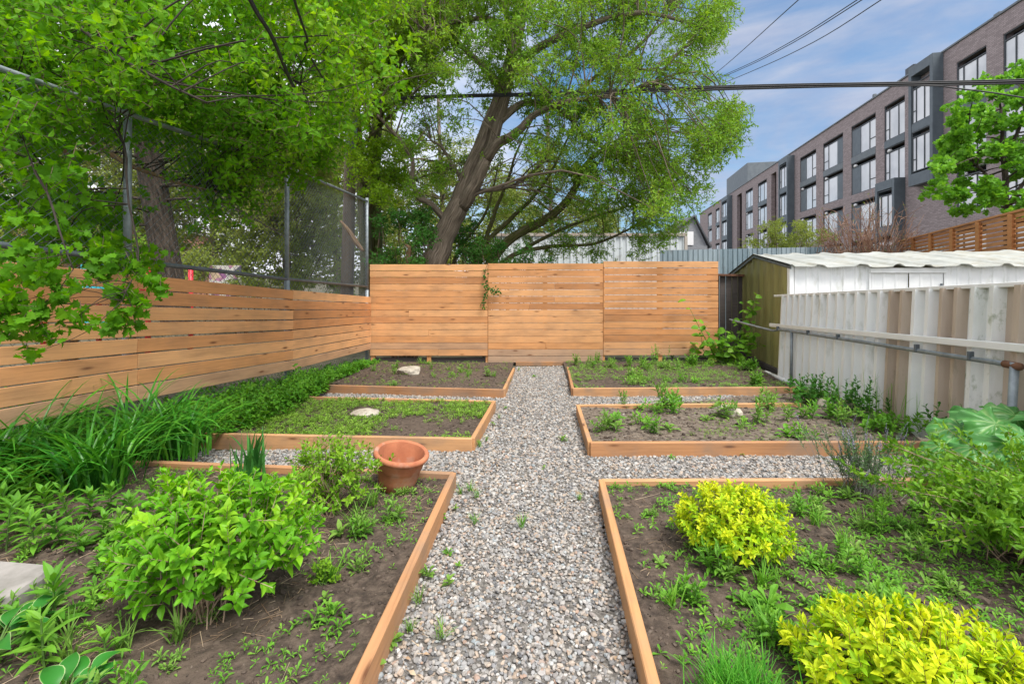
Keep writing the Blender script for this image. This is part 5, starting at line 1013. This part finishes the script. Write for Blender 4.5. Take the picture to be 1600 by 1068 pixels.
p = bed_at('fl', 505, 905); shrub('seedling_plant', 'small round bright green plant between the big bush and the path', p, .075, .075, .13, 8, 34, 'l_shrubb', .020, T_ROUND, 6, .05, cat='plant', stemr=.0015, stemmat='greenstem', opp=False)
p = bed_at('fl', 601, 762); shrub('young_shrub', 'spindly young plant in front of the terracotta pot', p + [0, -.02, 0], .085, .05, .27, 7, 12, 'l_shrubb', .045, T_OVATE, 6, .08, cat='plant', stemr=.002, stemmat='straw_stem', low=.55)
p = bed_at('fr', 1148, 862); shrub('yellow_shrub', 'rounded bright yellow bush in the middle of the front right bed', p, .27, .24, .335, 36, 430, 'l_yellow', .037, T_OVATE, 10, .075, stemr=.002, stemmat='redstem', low=.36, a0=82, a1=38, flat=.25, lean=(-.01, .0), top=.5)
p = G(1462, 1140, .085); shrub('yellow_shrub', 'large bright yellow bush with pointed leaves in the bottom right corner', p, .37, .31, .30, 40, 560, 'l_yellow', .046, T_LANCE, 12, .09, stemr=.0025, stemmat='redstem', low=.30, a0=80, a1=32, flat=.15, top=.7, width=1.35, lean=(.02, .03))
def spirea():
    p = bed_at('fr', 1600, 905) + np.array([.24, .08, 0]); root = thing('arching_shrub', 'sprawling green bush with thin arching stems at the right edge', 'shrub', p); t = MB(); cr = MB(); A = []; Dn = []
    for k in range(120):
        az = RG.uniform(0, 6.283); Lh = RG.uniform(.28, .66); h = RG.uniform(.20, .46)
        b = p + np.array([RG.normal(0, .10), RG.normal(0, .10), -.02]); e = b + np.array([math.cos(az) * Lh * .95, math.sin(az) * Lh, h]); m = (b + e) / 2 + np.array([math.cos(az) * -.08, math.sin(az) * -.08, h * .22]); Q = spl([b, m, e], 14); tube(t, Q, np.linspace(.0032, .0012, 14), 4, RG.random(), 0, False)
        for i in range(5, 14):
            T_ = nrm(Q[i] - Q[i - 1]); 
            for r in range(2): A.append(Q[i] + RG.normal(0, .012, 3)); Dn.append(nrm(T_ + RG.normal(0, .75, 3) + [0, 0, .3]))
    A = np.array(A); Dn = np.array(Dn); A = A + Dn * .05
    shoots(cr, A, Dn, .07, 6, .048, T_LANCE, 75, 30, 0, (1, .0010), None, False, .1, .35, .35, 1.25)
    t.build('stems', M['straw_stem'], root, smooth=True); cr.build('foliage', [M['l_spirea'], M['greenstem']], root)
spirea()
# rhubarb
def rhubarb():
    p = G(1590, 770, .08); p = np.array([p[0], p[1] + .1, -SL * p[1] + .08]); root = thing('rhubarb_plant', 'rhubarb clump with huge wrinkled green leaves beside the sheet fence', 'plant', p); st = MB()
    spec = [(1502, 668, 3.05, 215, .19), (1556, 662, 2.95, 255, .19), (1478, 694, 2.95, 200, .17), (1530, 648, 3.25, 235, .18), (1588, 650, 3.1, 275, .19), (1640, 660, 2.95, 310, .20), (1520, 700, 2.8, 230, .16), (1575, 692, 2.75, 262, .17), (1612, 690, 2.7, 290, .18), (1640, 645, 3.3, 60, .22)]
    for k, (px, py, d, az, sz) in enumerate(spec):
        c = W(px, py, d); rg = np.random.default_rng(k + 20); nr, na = 20, 132; r = np.linspace(0, 1, nr)[:, None]; a = np.linspace(-np.pi, np.pi, na, endpoint=False)[None]
        outl = (1 - .34 * np.exp(-((np.abs(a) - np.pi) / .45) ** 2)) * (1 + .10 * np.cos(a)) * (1 + .04 * np.sin(a * 7 + k) + .03 * np.sin(a * 13))
        x = r * outl * np.cos(a); y = r * outl * np.sin(a) * .92; aw = a + .25 * np.sin(a) * r; ve = np.exp(-((((aw * 4.5 / np.pi) + 100.5) % 1 - .5) / (.05 + .05 / (r + .12))) ** 2) * (r > .04); v2 = np.exp(-((((aw * 13.5 / np.pi) + r * 1.5 + 100.5) % 1 - .5) / .16) ** 2) * (r > .35)
        z = -.28 * r ** 2 + r ** 2.5 * .12 * np.sin(a * 9 + rg.uniform(0, 6)) + .09 * (vnoise(x * 4 + 9, y * 4 + k * 7) - .5) * 2 * r + .04 * (vnoise(x * 12 + 9, y * 12 + k * 7) - .5) * r - .05 * ve * r - .015 * v2
        V = np.stack([x, y, z], -1).reshape(-1, 3) * sz; aa = rad(az) + rg.normal(0, .2); tl = rad(rg.uniform(26, 52)); ca, sa = math.cos(aa), math.sin(aa); Ry = np.array([[math.cos(tl), 0, math.sin(tl)], [0, 1, 0], [-math.sin(tl), 0, math.cos(tl)]]); Rz = np.array([[ca, -sa, 0], [sa, ca, 0], [0, 0, 1]])
        V = V @ (Rz @ Ry).T + c; i = np.arange(nr - 1)[:, None] * na; j = np.arange(na)[None]; q = np.stack([i + j, i + (j + 1) % na, i + na + (j + 1) % na, i + na + j], -1).reshape(-1, 4); mb = MB(); mb.add(V, q, np.clip(.20 + .25 * vnoise(x * 7, y * 7, k) + .75 * ve * np.exp(-r * .7) + .15 * v2, 0, 1).ravel()); mb.build('leaf', M['l_rhub'], root, smooth=True)
        tube(st, spl([p + rg.normal(0, .04, 3) * [1, 1, 0], (p + c) / 2 + [0, 0, .05], c - [0, 0, .01]], 8), np.linspace(.014, .009, 8), 8, .5, 0, False)
    st.build('stalks', plain('rhubarb_stalk', [(.25, .10, .06), (.20, .28, .08)], rough=.5), root, smooth=True)
rhubarb()
def lavender():
    p = bed_at('fr', 1350, 770); root = thing('lavender_plant', 'grey green lavender with faded purplish heads behind the yellow bush', 'plant', p); t = MB(); cr = MB(); fl = MB(); A = []; B = []
    for k in range(120):
        az = RG.uniform(0, 6.28); r = RG.uniform(.05, .30); h = RG.uniform(.20, .42); b = p + np.array([RG.normal(0, .07), RG.normal(0, .06), -.01]); e = b + np.array([math.cos(az) * r, math.sin(az) * r * .7, h]); A.append(b); B.append(e)
    A = np.array(A); B = np.array(B); sticks(t, A, B, .0020); D = nrm(B - A); shoots(cr, B, D, .15, 26, .036, T_NARROW, 50, 20, 0, None, None, False, 0, 0); hd = RG.random(len(B)) < .30; 
    for q, e in zip(B[hd] + D[hd] * .06, D[hd]):
        fl = MB(); shoots(fl, q[None], e[None], .075, 22, .014, T_SMALL, 70, 50, 0, (0, .001)); fl.build('flower_head', M['lavflower'], root)
    t.build('stems', plain('grey_stem', [(.14, .13, .12), (.22, .21, .20)], scale=12, rough=.9), root); cr.build('foliage', M['l_lav'], root)
lavender()
# ------------------------------------------------------------------ daylilies, iris, hosta, lilies, grass tuft
def clump(name, label, cat, p, n, spread, L, w, e0, e1, mat, group=None, az=None, part=False):
    p = np.asarray(p, float); b = p + np.column_stack([RG.normal(0, spread, n), RG.normal(0, spread, n), np.zeros(n)]); mb = MB(); a = RG.uniform(0, 6.283, n) if az is None else RG.normal(az[0], az[1], n)
    blades(mb, b, a, RG.uniform(L * .6, L * 1.15, n), RG.uniform(w * .7, w * 1.2, n), RG.uniform(e0 - 12, e0 + 8, n), RG.uniform(e1 - 40, e1 + 40, n), 8)
    return tag(mb.build(name, M[mat], origin=p), label, cat, group)
for (px, py, n, L, lb) in ((45, 760, 130, .78, 'dark green daylily clump at the left frame edge'), (150, 775, 120, .70, 'daylily clump with long arching leaves left of the lime bush'), (215, 725, 130, .78, 'tall daylily clump in front of the galvanised fence post'), (285, 712, 110, .62, 'daylily clump spilling over the timber edge by the gravel'), (105, 705, 120, .75, 'daylily clump directly under the lowest fence board'), (-60, 800, 90, .75, 'daylily clump half cut off by the frame')):
    p = G(px, py, .07); clump('daylily_clump', lb, 'plant', p, n, .085, L, .021, 78, -25, 'l_lily', 'daylilies along the left fence')
clump('iris_clump', 'stiff sword leaved iris clump at the timber edge behind the lime bush', 'plant', bed_at('fl', 388, 752), 34, .055, .34, .026, 84, 62, 'l_iris')
clump('grass_tuft', 'fine bright green grass tuft at the bottom edge of the right bed', 'grass', G(1160, 1120, .09), 560, .055, .17, .0038, 76, 25, 'l_grass')
def hosta(label, px, py, n, size):
    p = G(px, py, .10); root = thing('hosta_plant', label, 'plant', p, None); mb = MB(); az = RG.uniform(0, 6.283, n); r = RG.uniform(.04, .17, n) * size; h = RG.uniform(.06, .16, n) * size
    pos = p + np.column_stack([np.cos(az) * r, np.sin(az) * r, h]); ld = np.column_stack([np.cos(az), np.sin(az), RG.uniform(-.1, .5, n)]); ln = np.column_stack([RG.normal(0, .25, n), RG.normal(0, .25, n), np.ones(n)]); scatter(mb, T_HOSTA, pos, ld, ln, RG.uniform(.13, .20, n) * size, 0, 0, None, True); mb.build('leaf_rosette', M['hosta'], root, smooth=True)
    t = MB(); sticks(t, np.repeat(p[None], n, 0), pos, .004); t.build('stalks', M['greenstem'], root)
hosta('green and cream variegated hosta in front of the stone slab', -12, 1025, 24, .56); hosta('low cream edged hosta at the bottom frame edge', 90, 1125, 18, .48)
def lily(label, px, py, h, n, ll, key='fl', group='lily shoots in the front left bed'):
    p = bed_at(key, px, py); root = thing('lily_shoot', label, 'plant', p, group); mb = MB(); tip = p + np.array([RG.normal(0, .02), RG.normal(0, .02), h]); sticks(mb, p[None], tip[None], .005, 1); shoots(mb, tip[None], (tip - p)[None], h * .85, n, ll, T_LANCE, 95, 30, 0, None, None, False, .1, .2, .1, 1.0, .7); mb.build('leafy_stem', [M['l_weed'], M['greenstem']], root)
lily('upright lily shoot with broad whorled leaves beside the stone slab', 88, 990, .21, 22, .13); lily('lily shoot lying low in the dark soil near the bottom edge', 168, 1040, .09, 12, .09); lily('leafy lily shoot between slab and lime bush', 60, 865, .20, 20, .11); lily('lily shoot in front of the daylilies', 110, 830, .24, 22, .10); lily('lily shoot at the left frame edge above the slab', 10, 860, .22, 20, .11); lily('lily shoot beside the lower left of the lime bush', 190, 850, .16, 16, .08); lily('bottom left lily shoot behind the low hosta', 70, 1050, .16, 18, .11)
src = bpy.data.objects['lily_shoot']; kids = list(src.children)
def lily_at(px, py, s):
    o = src.copy(); COL.objects.link(o); o.location = [float(c) for c in bed_at('fl', px, py)]; o.rotation_euler = (RG.normal(0, .12), RG.normal(0, .12), RG.uniform(0, 6.28)); o.scale = (s, s, s * RG.uniform(.7, 1.1)); o['label'] = 'leafy lily shoot in the crowd between daylilies and stone slab'; o['group'] = 'crowded lily shoots'
    for k in kids: c = k.copy(); COL.objects.link(c); c.parent = o
for q in ((30, 835, .9), (75, 820, 1.0), (140, 812, .8), (160, 845, .7), (45, 800, 1.0), (120, 870, .7), (205, 820, .8), (15, 815, .9), (95, 850, .8), (175, 800, .8), (230, 800, .7), (150, 900, .55), (60, 1000, .7), (30, 980, .6)): lily_at(*q)
# corner vine with round leaves, nettles
def roundleaf():
    p = np.array([4.35, 9.25, -.48]); root = thing('round_leaf_plant', 'tall bright green plant with round leaves in the corner by the olive shed', 'plant', p); t = MB(); cr = MB()
    for k in range(15):
        e = W(RG.uniform(1075, 1190), RG.uniform(455, 560), RG.uniform(8.9, 9.45)); Q = spl([p + RG.normal(0, .08, 3) * [1, 1, 0], (p + e) / 2 + RG.normal(0, .06, 3), e], 9); tube(t, Q, np.linspace(.009, .004, 9), 5, .5, 0, False); q = Q[2:]; n = 2
        q = np.repeat(q, n, 0) + RG.normal(0, .07, (len(q) * n, 3)); a = RG.uniform(0, 6.28, len(q)); scatter(cr, T_ROUND, q, np.column_stack([np.cos(a), np.sin(a) * .6, RG.uniform(-.6, .2, len(q))]), np.column_stack([RG.normal(0, .4, len(q)), RG.uniform(-1, 0, len(q)), np.full(len(q), .8)]), RG.uniform(.08, .17, len(q)), RG.random(len(q)))
    t.build('stems', M['greenstem'], root); cr.build('foliage', M['l_vine'], root)
roundleaf()
def nettle(label, pts, n, h, ll, mat='l_bush', grp='leafy weeds along the sheet metal fence', r=.16):
    p = pts; root = thing('nettle_clump', label, 'plant', p, grp); mb = MB(); b = p + np.column_stack([RG.normal(0, r, n), RG.normal(0, r * .7, n), np.zeros(n)]); hh = h * RG.uniform(.5, 1.1, n); tip = b + np.column_stack([RG.normal(0, .06, n), RG.normal(0, .06, n), hh]); sticks(mb, b, tip, .0035, 1); shoots(mb, tip, tip - b, hh * .85, 14, ll, T_OVATE, 85, 30, 0, None, None, True, .15, .3); mb.build('leafy_stems', [M[mat], M['greenstem']], root)
nettle('dark leafy weed clump at the far corner of the sheet metal fence', bed_at('mr', 1272, 630), 20, .38, .085); nettle('tall dark weed clump at the foot of the ribbed white sheets', bed_at('mr', 1335, 655), 22, .40, .08); nettle('low spreading weeds at the foot of the first tan sheet', bed_at('mr', 1400, 672), 30, .17, .07, 'l_weed'); nettle('single leafy weed standing before the mossy white sheet', bed_at('mr', 1472, 690), 5, .36, .085, r=.05); nettle('pale weed clump filling the corner of the back right bed', bed_at('br', 1165, 578), 24, .22, .07, 'l_weed', r=.11); nettle('feathery green plant at the path end before the cedar fence', bed_at('br', 920, 574), 12, .26, .05, 'l_weed', 'weeds at the foot of the cedar fence', r=.08); nettle('upright weed in front of the right cedar panel', bed_at('br', 1025, 570), 9, .36, .06, 'l_weed', 'weeds at the foot of the cedar fence', r=.08)
clump('tall_grass', 'thin tall grass stalks standing before the white sheets', 'grass', bed_at('mr', 1365, 660), 40, .16, .50, .006, 86, 50, 'l_weed', None)
# ivy sprig hanging on the back fence
def ivy():
    p = np.array(W(762, 412, 9.56)); root = thing('ivy_sprig', 'drooping ivy sprig hanging down the cedar fence seam', 'plant', p); t = MB(); cr = MB()
    for path in (spl([W(762, 410, 9.56), W(757, 430, 9.52), W(760, 450, 9.5), W(755, 478, 9.52)], 14), spl([W(758, 440, 9.5), W(768, 452, 9.47), W(780, 455, 9.5)], 9)):
        tube(t, path, .004, 4); q = np.repeat(path[3:], 6, 0); q = q + RG.normal(0, .03, q.shape); scatter(cr, T_OVATE, q, RG.normal(0, .6, q.shape) + [0, -.3, -.5], RG.normal(0, .3, q.shape) + [0, -1, .5], RG.uniform(.04, .075, len(q)), RG.random(len(q)) * .5)
    t.build('stem', M['twig'], root); cr.build('foliage', M['l_bush'], root)
    P = spl([(lfx(2.55) + .02, 2.55, .74), (lfx(2.7) + .06, 2.7, .50), (lfx(2.75) + .05, 2.75, .30), (lfx(2.85) + .08, 2.85, -.05)], 16); mb = MB(); tube(mb, P, .004, 5); q = np.repeat(P, 3, 0) + RG.normal(0, .012, (48, 3)); scatter(mb, T_SMALL, q, RG.normal(size=q.shape), RG.normal(size=q.shape) + [1, 0, .5], .028, RG.random(48) * .3, 1)
    tag(mb.build('dry_vine', [M['redstem'], M['l_bush']], origin=P[0]), 'thin dry vine climbing the lower left fence boards', 'plant')
ivy()
# ------------------------------------------------------------------ leafy cover along the left fence
def cover_left():
    mb = MB(); n = 2600; y = RG.uniform(2.0, 9.3, n); w = np.interp(y, [2, 3.6, 4.5, 6, 7, 9.4], [.5, .5, .8, .5, .28, .25]); x = lfx(y) - .15 + RG.random(n) ** 1.3 * (w + .15); ok = (vnoise(x * 3, y * 1.6, 5) > .26) & ((y < 6.6) | (RG.random(n) < .35)) | (y < 5.6); x, y = x[ok], y[ok]; n = len(x); h = RG.uniform(.08, .36, n) * np.interp(y, [2, 4, 6, 9.4], [.9, 1.1, 1.0, .35]); tip = np.column_stack([x, y, gz(y) + .03 + h])
    shoots(mb, tip, RG.normal(0, .35, (n, 3)) + [.25, 0, 1], h * .7, 9, .075, T_OVATE, 85, 50, 0, (1, .0015), None, False, .1, .45); tag(mb.build('leafy_cover', [M['l_ground'], M['greenstem']]), 'dense leafy ground cover growing under the left fence', 'ground cover', kind='stuff')
cover_left()
# ------------------------------------------------------------------ weeds: prototypes, copies and seedling cover
def proto(kind, seed):
    global RG
    old = RG; RG = np.random.default_rng(seed); mb = MB(); z = np.array([[0, 0, 1.0]])
    if kind == 0:    # flat rosette
        n = 18; shoots(mb, np.array([[0, 0, .02]]), z, .02, n, .075, T_SPAT, 88, 45, 0, None, None, False, .05, .3, .2, 1.1, .55)
    elif kind == 1:  # several small rosettes together
        k = 6; tip = np.column_stack([RG.normal(0, .028, k), RG.normal(0, .028, k), RG.uniform(.02, .06, k)]); shoots(mb, tip, np.repeat(z, k, 0) + RG.normal(0, .25, (k, 3)), .05, 12, .048, T_SPAT, 85, 40, 0, (1, .002), None, False, .05, .3)
    elif kind == 2:  # upright leafy shoots
        k = 5; b = np.column_stack([RG.normal(0, .016, k), RG.normal(0, .016, k), np.zeros(k)]); h = RG.uniform(.06, .15, k); tip = b + np.column_stack([RG.normal(0, .02, k), RG.normal(0, .02, k), h]); shoots(mb, tip, tip - b, h, 12, .055, T_LANCE, 80, 30, 0, (1, .002), None, False, .1, .2)
    elif kind == 3:  # broad leaved seedling
        n = 7; shoots(mb, np.array([[0, 0, .035]]), z, .03, n, .06, T_OVATE, 80, 50, 0, (1, .002), None, False, .05, .5)
    else:            # grassy weed
        n = 26; a = RG.uniform(0, 6.28, n); blades(mb, np.column_stack([RG.normal(0, .012, n), RG.normal(0, .012, n), np.zeros(n)]), a, RG.uniform(.06, .14, n), .005, RG.uniform(50, 85, n), RG.uniform(-10, 50, n), 4)
    RG = old; return mb
PROTO = {}
def weed_mesh(kind, v, mat):
    k = (kind, v, mat)
    if k not in PROTO:
        o = proto(kind, 100 + kind * 10 + v).build('weed', [M[mat], M['greenstem']]); PROTO[k] = o.data; COL.objects.unlink(o); bpy.data.objects.remove(o)
    return PROTO[k]
def weeds(key, n, label, group, mats, kinds, smin=.7, smax=1.4, pts=None, dens=None, name='weed'):
    P = bed_pts(key, n * 6) if pts is None else pts; src = None
    if dens is not None and pts is None: P = P[dens(P)]
    for (x, y) in P[:n]:
        d = weed_mesh(int(RG.choice(kinds)), int(RG.integers(3)), mats[int(RG.integers(len(mats)))]); z = bed_z(key, x, y) - .004 if key else -SL * y + .012
        o = bpy.data.objects.new(name, d) if src is None else src.copy(); o.data = d; src = o
        COL.objects.link(o); o.location = (x, y, float(z)); o.rotation_euler = (RG.normal(0, .08), RG.normal(0, .08), RG.uniform(0, 6.28)); s = float(RG.uniform(smin, smax)); o.scale = (s, s, s * float(RG.uniform(.8, 1.2))); tag(o, label, 'weed', group)
fr_ok = lambda P: (np.hypot(P[:, 0] - 1.13, P[:, 1] - 2.36) > .29) & (vnoise(P[:, 0] * 2.3, P[:, 1] * 2.3, 31) > .30) & (P[:, 1] > 1.0) & (P[:, 0] < 1.35 + .55 * P[:, 1])
weeds('fr', 118, 'leafy green weed sprouting from the soil of the front right bed', 'weeds in the front right bed', ['l_weed', 'l_weed', 'l_weed2'], [0, 0, 1, 1, 2, 4], .55, 1.25, dens=fr_ok)
fl_ok = lambda P: (P[:, 1] > 1.2) & (P[:, 0] > -2.3) & (np.hypot(P[:, 0] + 1.2, P[:, 1] - 1.95) > .22)
weeds('fl', 70, 'leafy green weed in the soil of the front left bed', 'weeds in the front left bed', ['l_weed', 'l_weed2'], [0, 1, 2, 3, 4], .6, 1.3, dens=fl_ok)
weeds('mr', 34, 'small weed in the pale soil of the middle right bed', 'weeds in the middle right bed', ['l_weed', 'l_weed2'], [1, 2, 2, 0], 1.1, 2.1, dens=lambda P: vnoise(P[:, 0] * 2, P[:, 1] * 2, 7) > .4)
weeds('br', 45, 'leafy weed in the back right bed below the olive shed wall', 'weeds in the back right bed', ['l_weed', 'l_weed2'], [2, 1, 1, 2], 1.1, 2.2, dens=lambda P: vnoise(P[:, 0] * 1.5, P[:, 1] * 1.5, 17) > .33)
weeds('bl', 20, 'small weed in the bare soil of the back left bed', 'weeds in the back left bed', ['l_weed', 'l_weed2'], [1, 2, 4], .7, 1.5)
pp = np.array([G(px, py)[:2] for px, py in ((700, 920), (690, 812), (745, 780), (815, 826), (905, 783), (700, 870), (745, 655), (850, 735), (690, 1000), (612, 1010), (790, 640), (770, 665), (835, 590), (810, 580), (795, 600), (690, 790), (720, 775), (880, 690), (1050, 718), (1160, 713), (560, 715), (600, 610), (655, 945), (668, 905), (640, 990), (716, 890), (742, 820), (750, 700), (760, 690), (780, 655), (575, 1050), (735, 770), (712, 800))])
weeds(None, len(pp), 'small weed pushing up through the gravel path', 'weeds in the gravel path', ['l_weed', 'l_weed2'], [0, 4, 4, 3], .45, 1.0, pts=pp)
def seedlings(key, n, ll, label, mat, th=.4, hmax=.03, nl=6, seed=1, big=None):
    P = bed_pts(key, n, .01); v = vnoise(P[:, 0] * 2.6, P[:, 1] * 2.6, seed) * .7 + vnoise(P[:, 0] * 8, P[:, 1] * 8, seed + 1) * .3; P = P[(v + RG.normal(0, .07, len(P))) > th]; m = len(P); z = bed_z(key, P[:, 0], P[:, 1]); tip = np.column_stack([P, z + RG.uniform(.004, hmax, m)]); mb = MB()
    shoots(mb, tip, RG.normal(0, .25, (m, 3)) + [0, 0, 1], .012, nl, ll * RG.uniform(.6, 1.3, m), T_SPAT, 85, 40, 0, None, None, False, .05, .35); tag(mb.build('seedling_cover', M[mat]), label, 'ground cover', kind='stuff')
seedlings('ml', 5200, .036, 'carpet of low green seedlings in the middle left bed', 'l_cover', .42, .035, 6, 3)
seedlings('fr', 7500, .033, 'scattered tiny seedlings in the front right bed', 'l_weed', .50, .03, 6, 13)
seedlings('fl', 5200, .026, 'scattered tiny seedlings in the front left bed', 'l_weed', .46, .025, 5, 23)
seedlings('mr', 1500, .026, 'scattered tiny seedlings in the middle right bed', 'l_cover', .60, .03, 5, 33)
seedlings('br', 4600, .038, 'patchy low seedlings in the back right bed', 'l_weed2', .50, .045, 6, 43)
seedlings('bl', 1800, .030, 'thin green seedlings in the back left bed', 'l_cover', .58, .03, 5, 53)
# ------------------------------------------------------------------ clods, dead stalks
def litter():
    mb = MB()
    for key, n, sz in (('fl', 9000, .0055), ('fr', 9000, .0055), ('fl', 700, .011), ('fr', 700, .011), ('ml', 700, .009), ('mr', 1600, .009), ('bl', 900, .012), ('br', 700, .012)):
        P = bed_pts(key, n, .01); z = bed_z(key, P[:, 0], P[:, 1]); s = sz * np.clip(RG.lognormal(0, .5, n), .3, 2.6); stones(mb, np.column_stack([P, z + s * .2]), s, ICO0, .7, RG.random(n) * (.9 if key != 'mr' else 1))
    tag(mb.build('soil_clods', M['clod']), 'small clods and stones lying on the soil of the beds', 'soil clods', kind='stuff')
    mb = MB()
    for key, n, L in (('fl', 3600, .05), ('fr', 1500, .04), ('bl', 500, .05), ('mr', 260, .05)):
        P = bed_pts(key, n * 2, .01); P = P[vnoise(P[:, 0] * 2.8, P[:, 1] * 2.8, 77) > .42][:n]; n = len(P); z = bed_z(key, P[:, 0], P[:, 1]) + .006; a = RG.uniform(0, 6.28, n); Lh = L * RG.lognormal(0, .5, n) * .5; d = np.column_stack([np.cos(a) * Lh, np.sin(a) * Lh, RG.normal(0, .10, n) * Lh]); C = np.column_stack([P, z]); sticks(mb, C - d, C + d, .0011, 0, RG.random(n))
    n = 420; px_ = RG.uniform(560, 1040, n); py_ = 560 + 520 * RG.random(n) ** 1.6; P = np.array([G(a, b)[:2] for a, b in zip(px_, py_)]); w_ = np.interp(py_, [570, 620, 690, 740, 1068], [.50, .52, .55, .53, .53]); cx_ = .083 * P[:, 1] + .01; side = RG.choice([-1, 1], n); P[:, 0] = cx_ + side * w_ * (1 - RG.exponential(.12, n)); a = RG.uniform(0, 6.28, n); Lh = RG.uniform(.006, .022, n); d = np.column_stack([np.cos(a) * Lh, np.sin(a) * Lh, RG.normal(0, .15, n) * Lh]); C = np.column_stack([P, -SL * P[:, 1] + .019]); sticks(mb, C - d, C + d, .0012, 0, RG.random(n)); scatter(mb, T_SMALL, C[:140], d[:140], RG.normal(0, .3, (140, 3)) + [0, 0, 1], RG.uniform(.015, .035, 140), RG.random(140))
    tag(mb.build('dead_stalks', M['straw']), 'dry brown stalks and straw strewn on the soil', 'plant litter', kind='stuff')
litter()
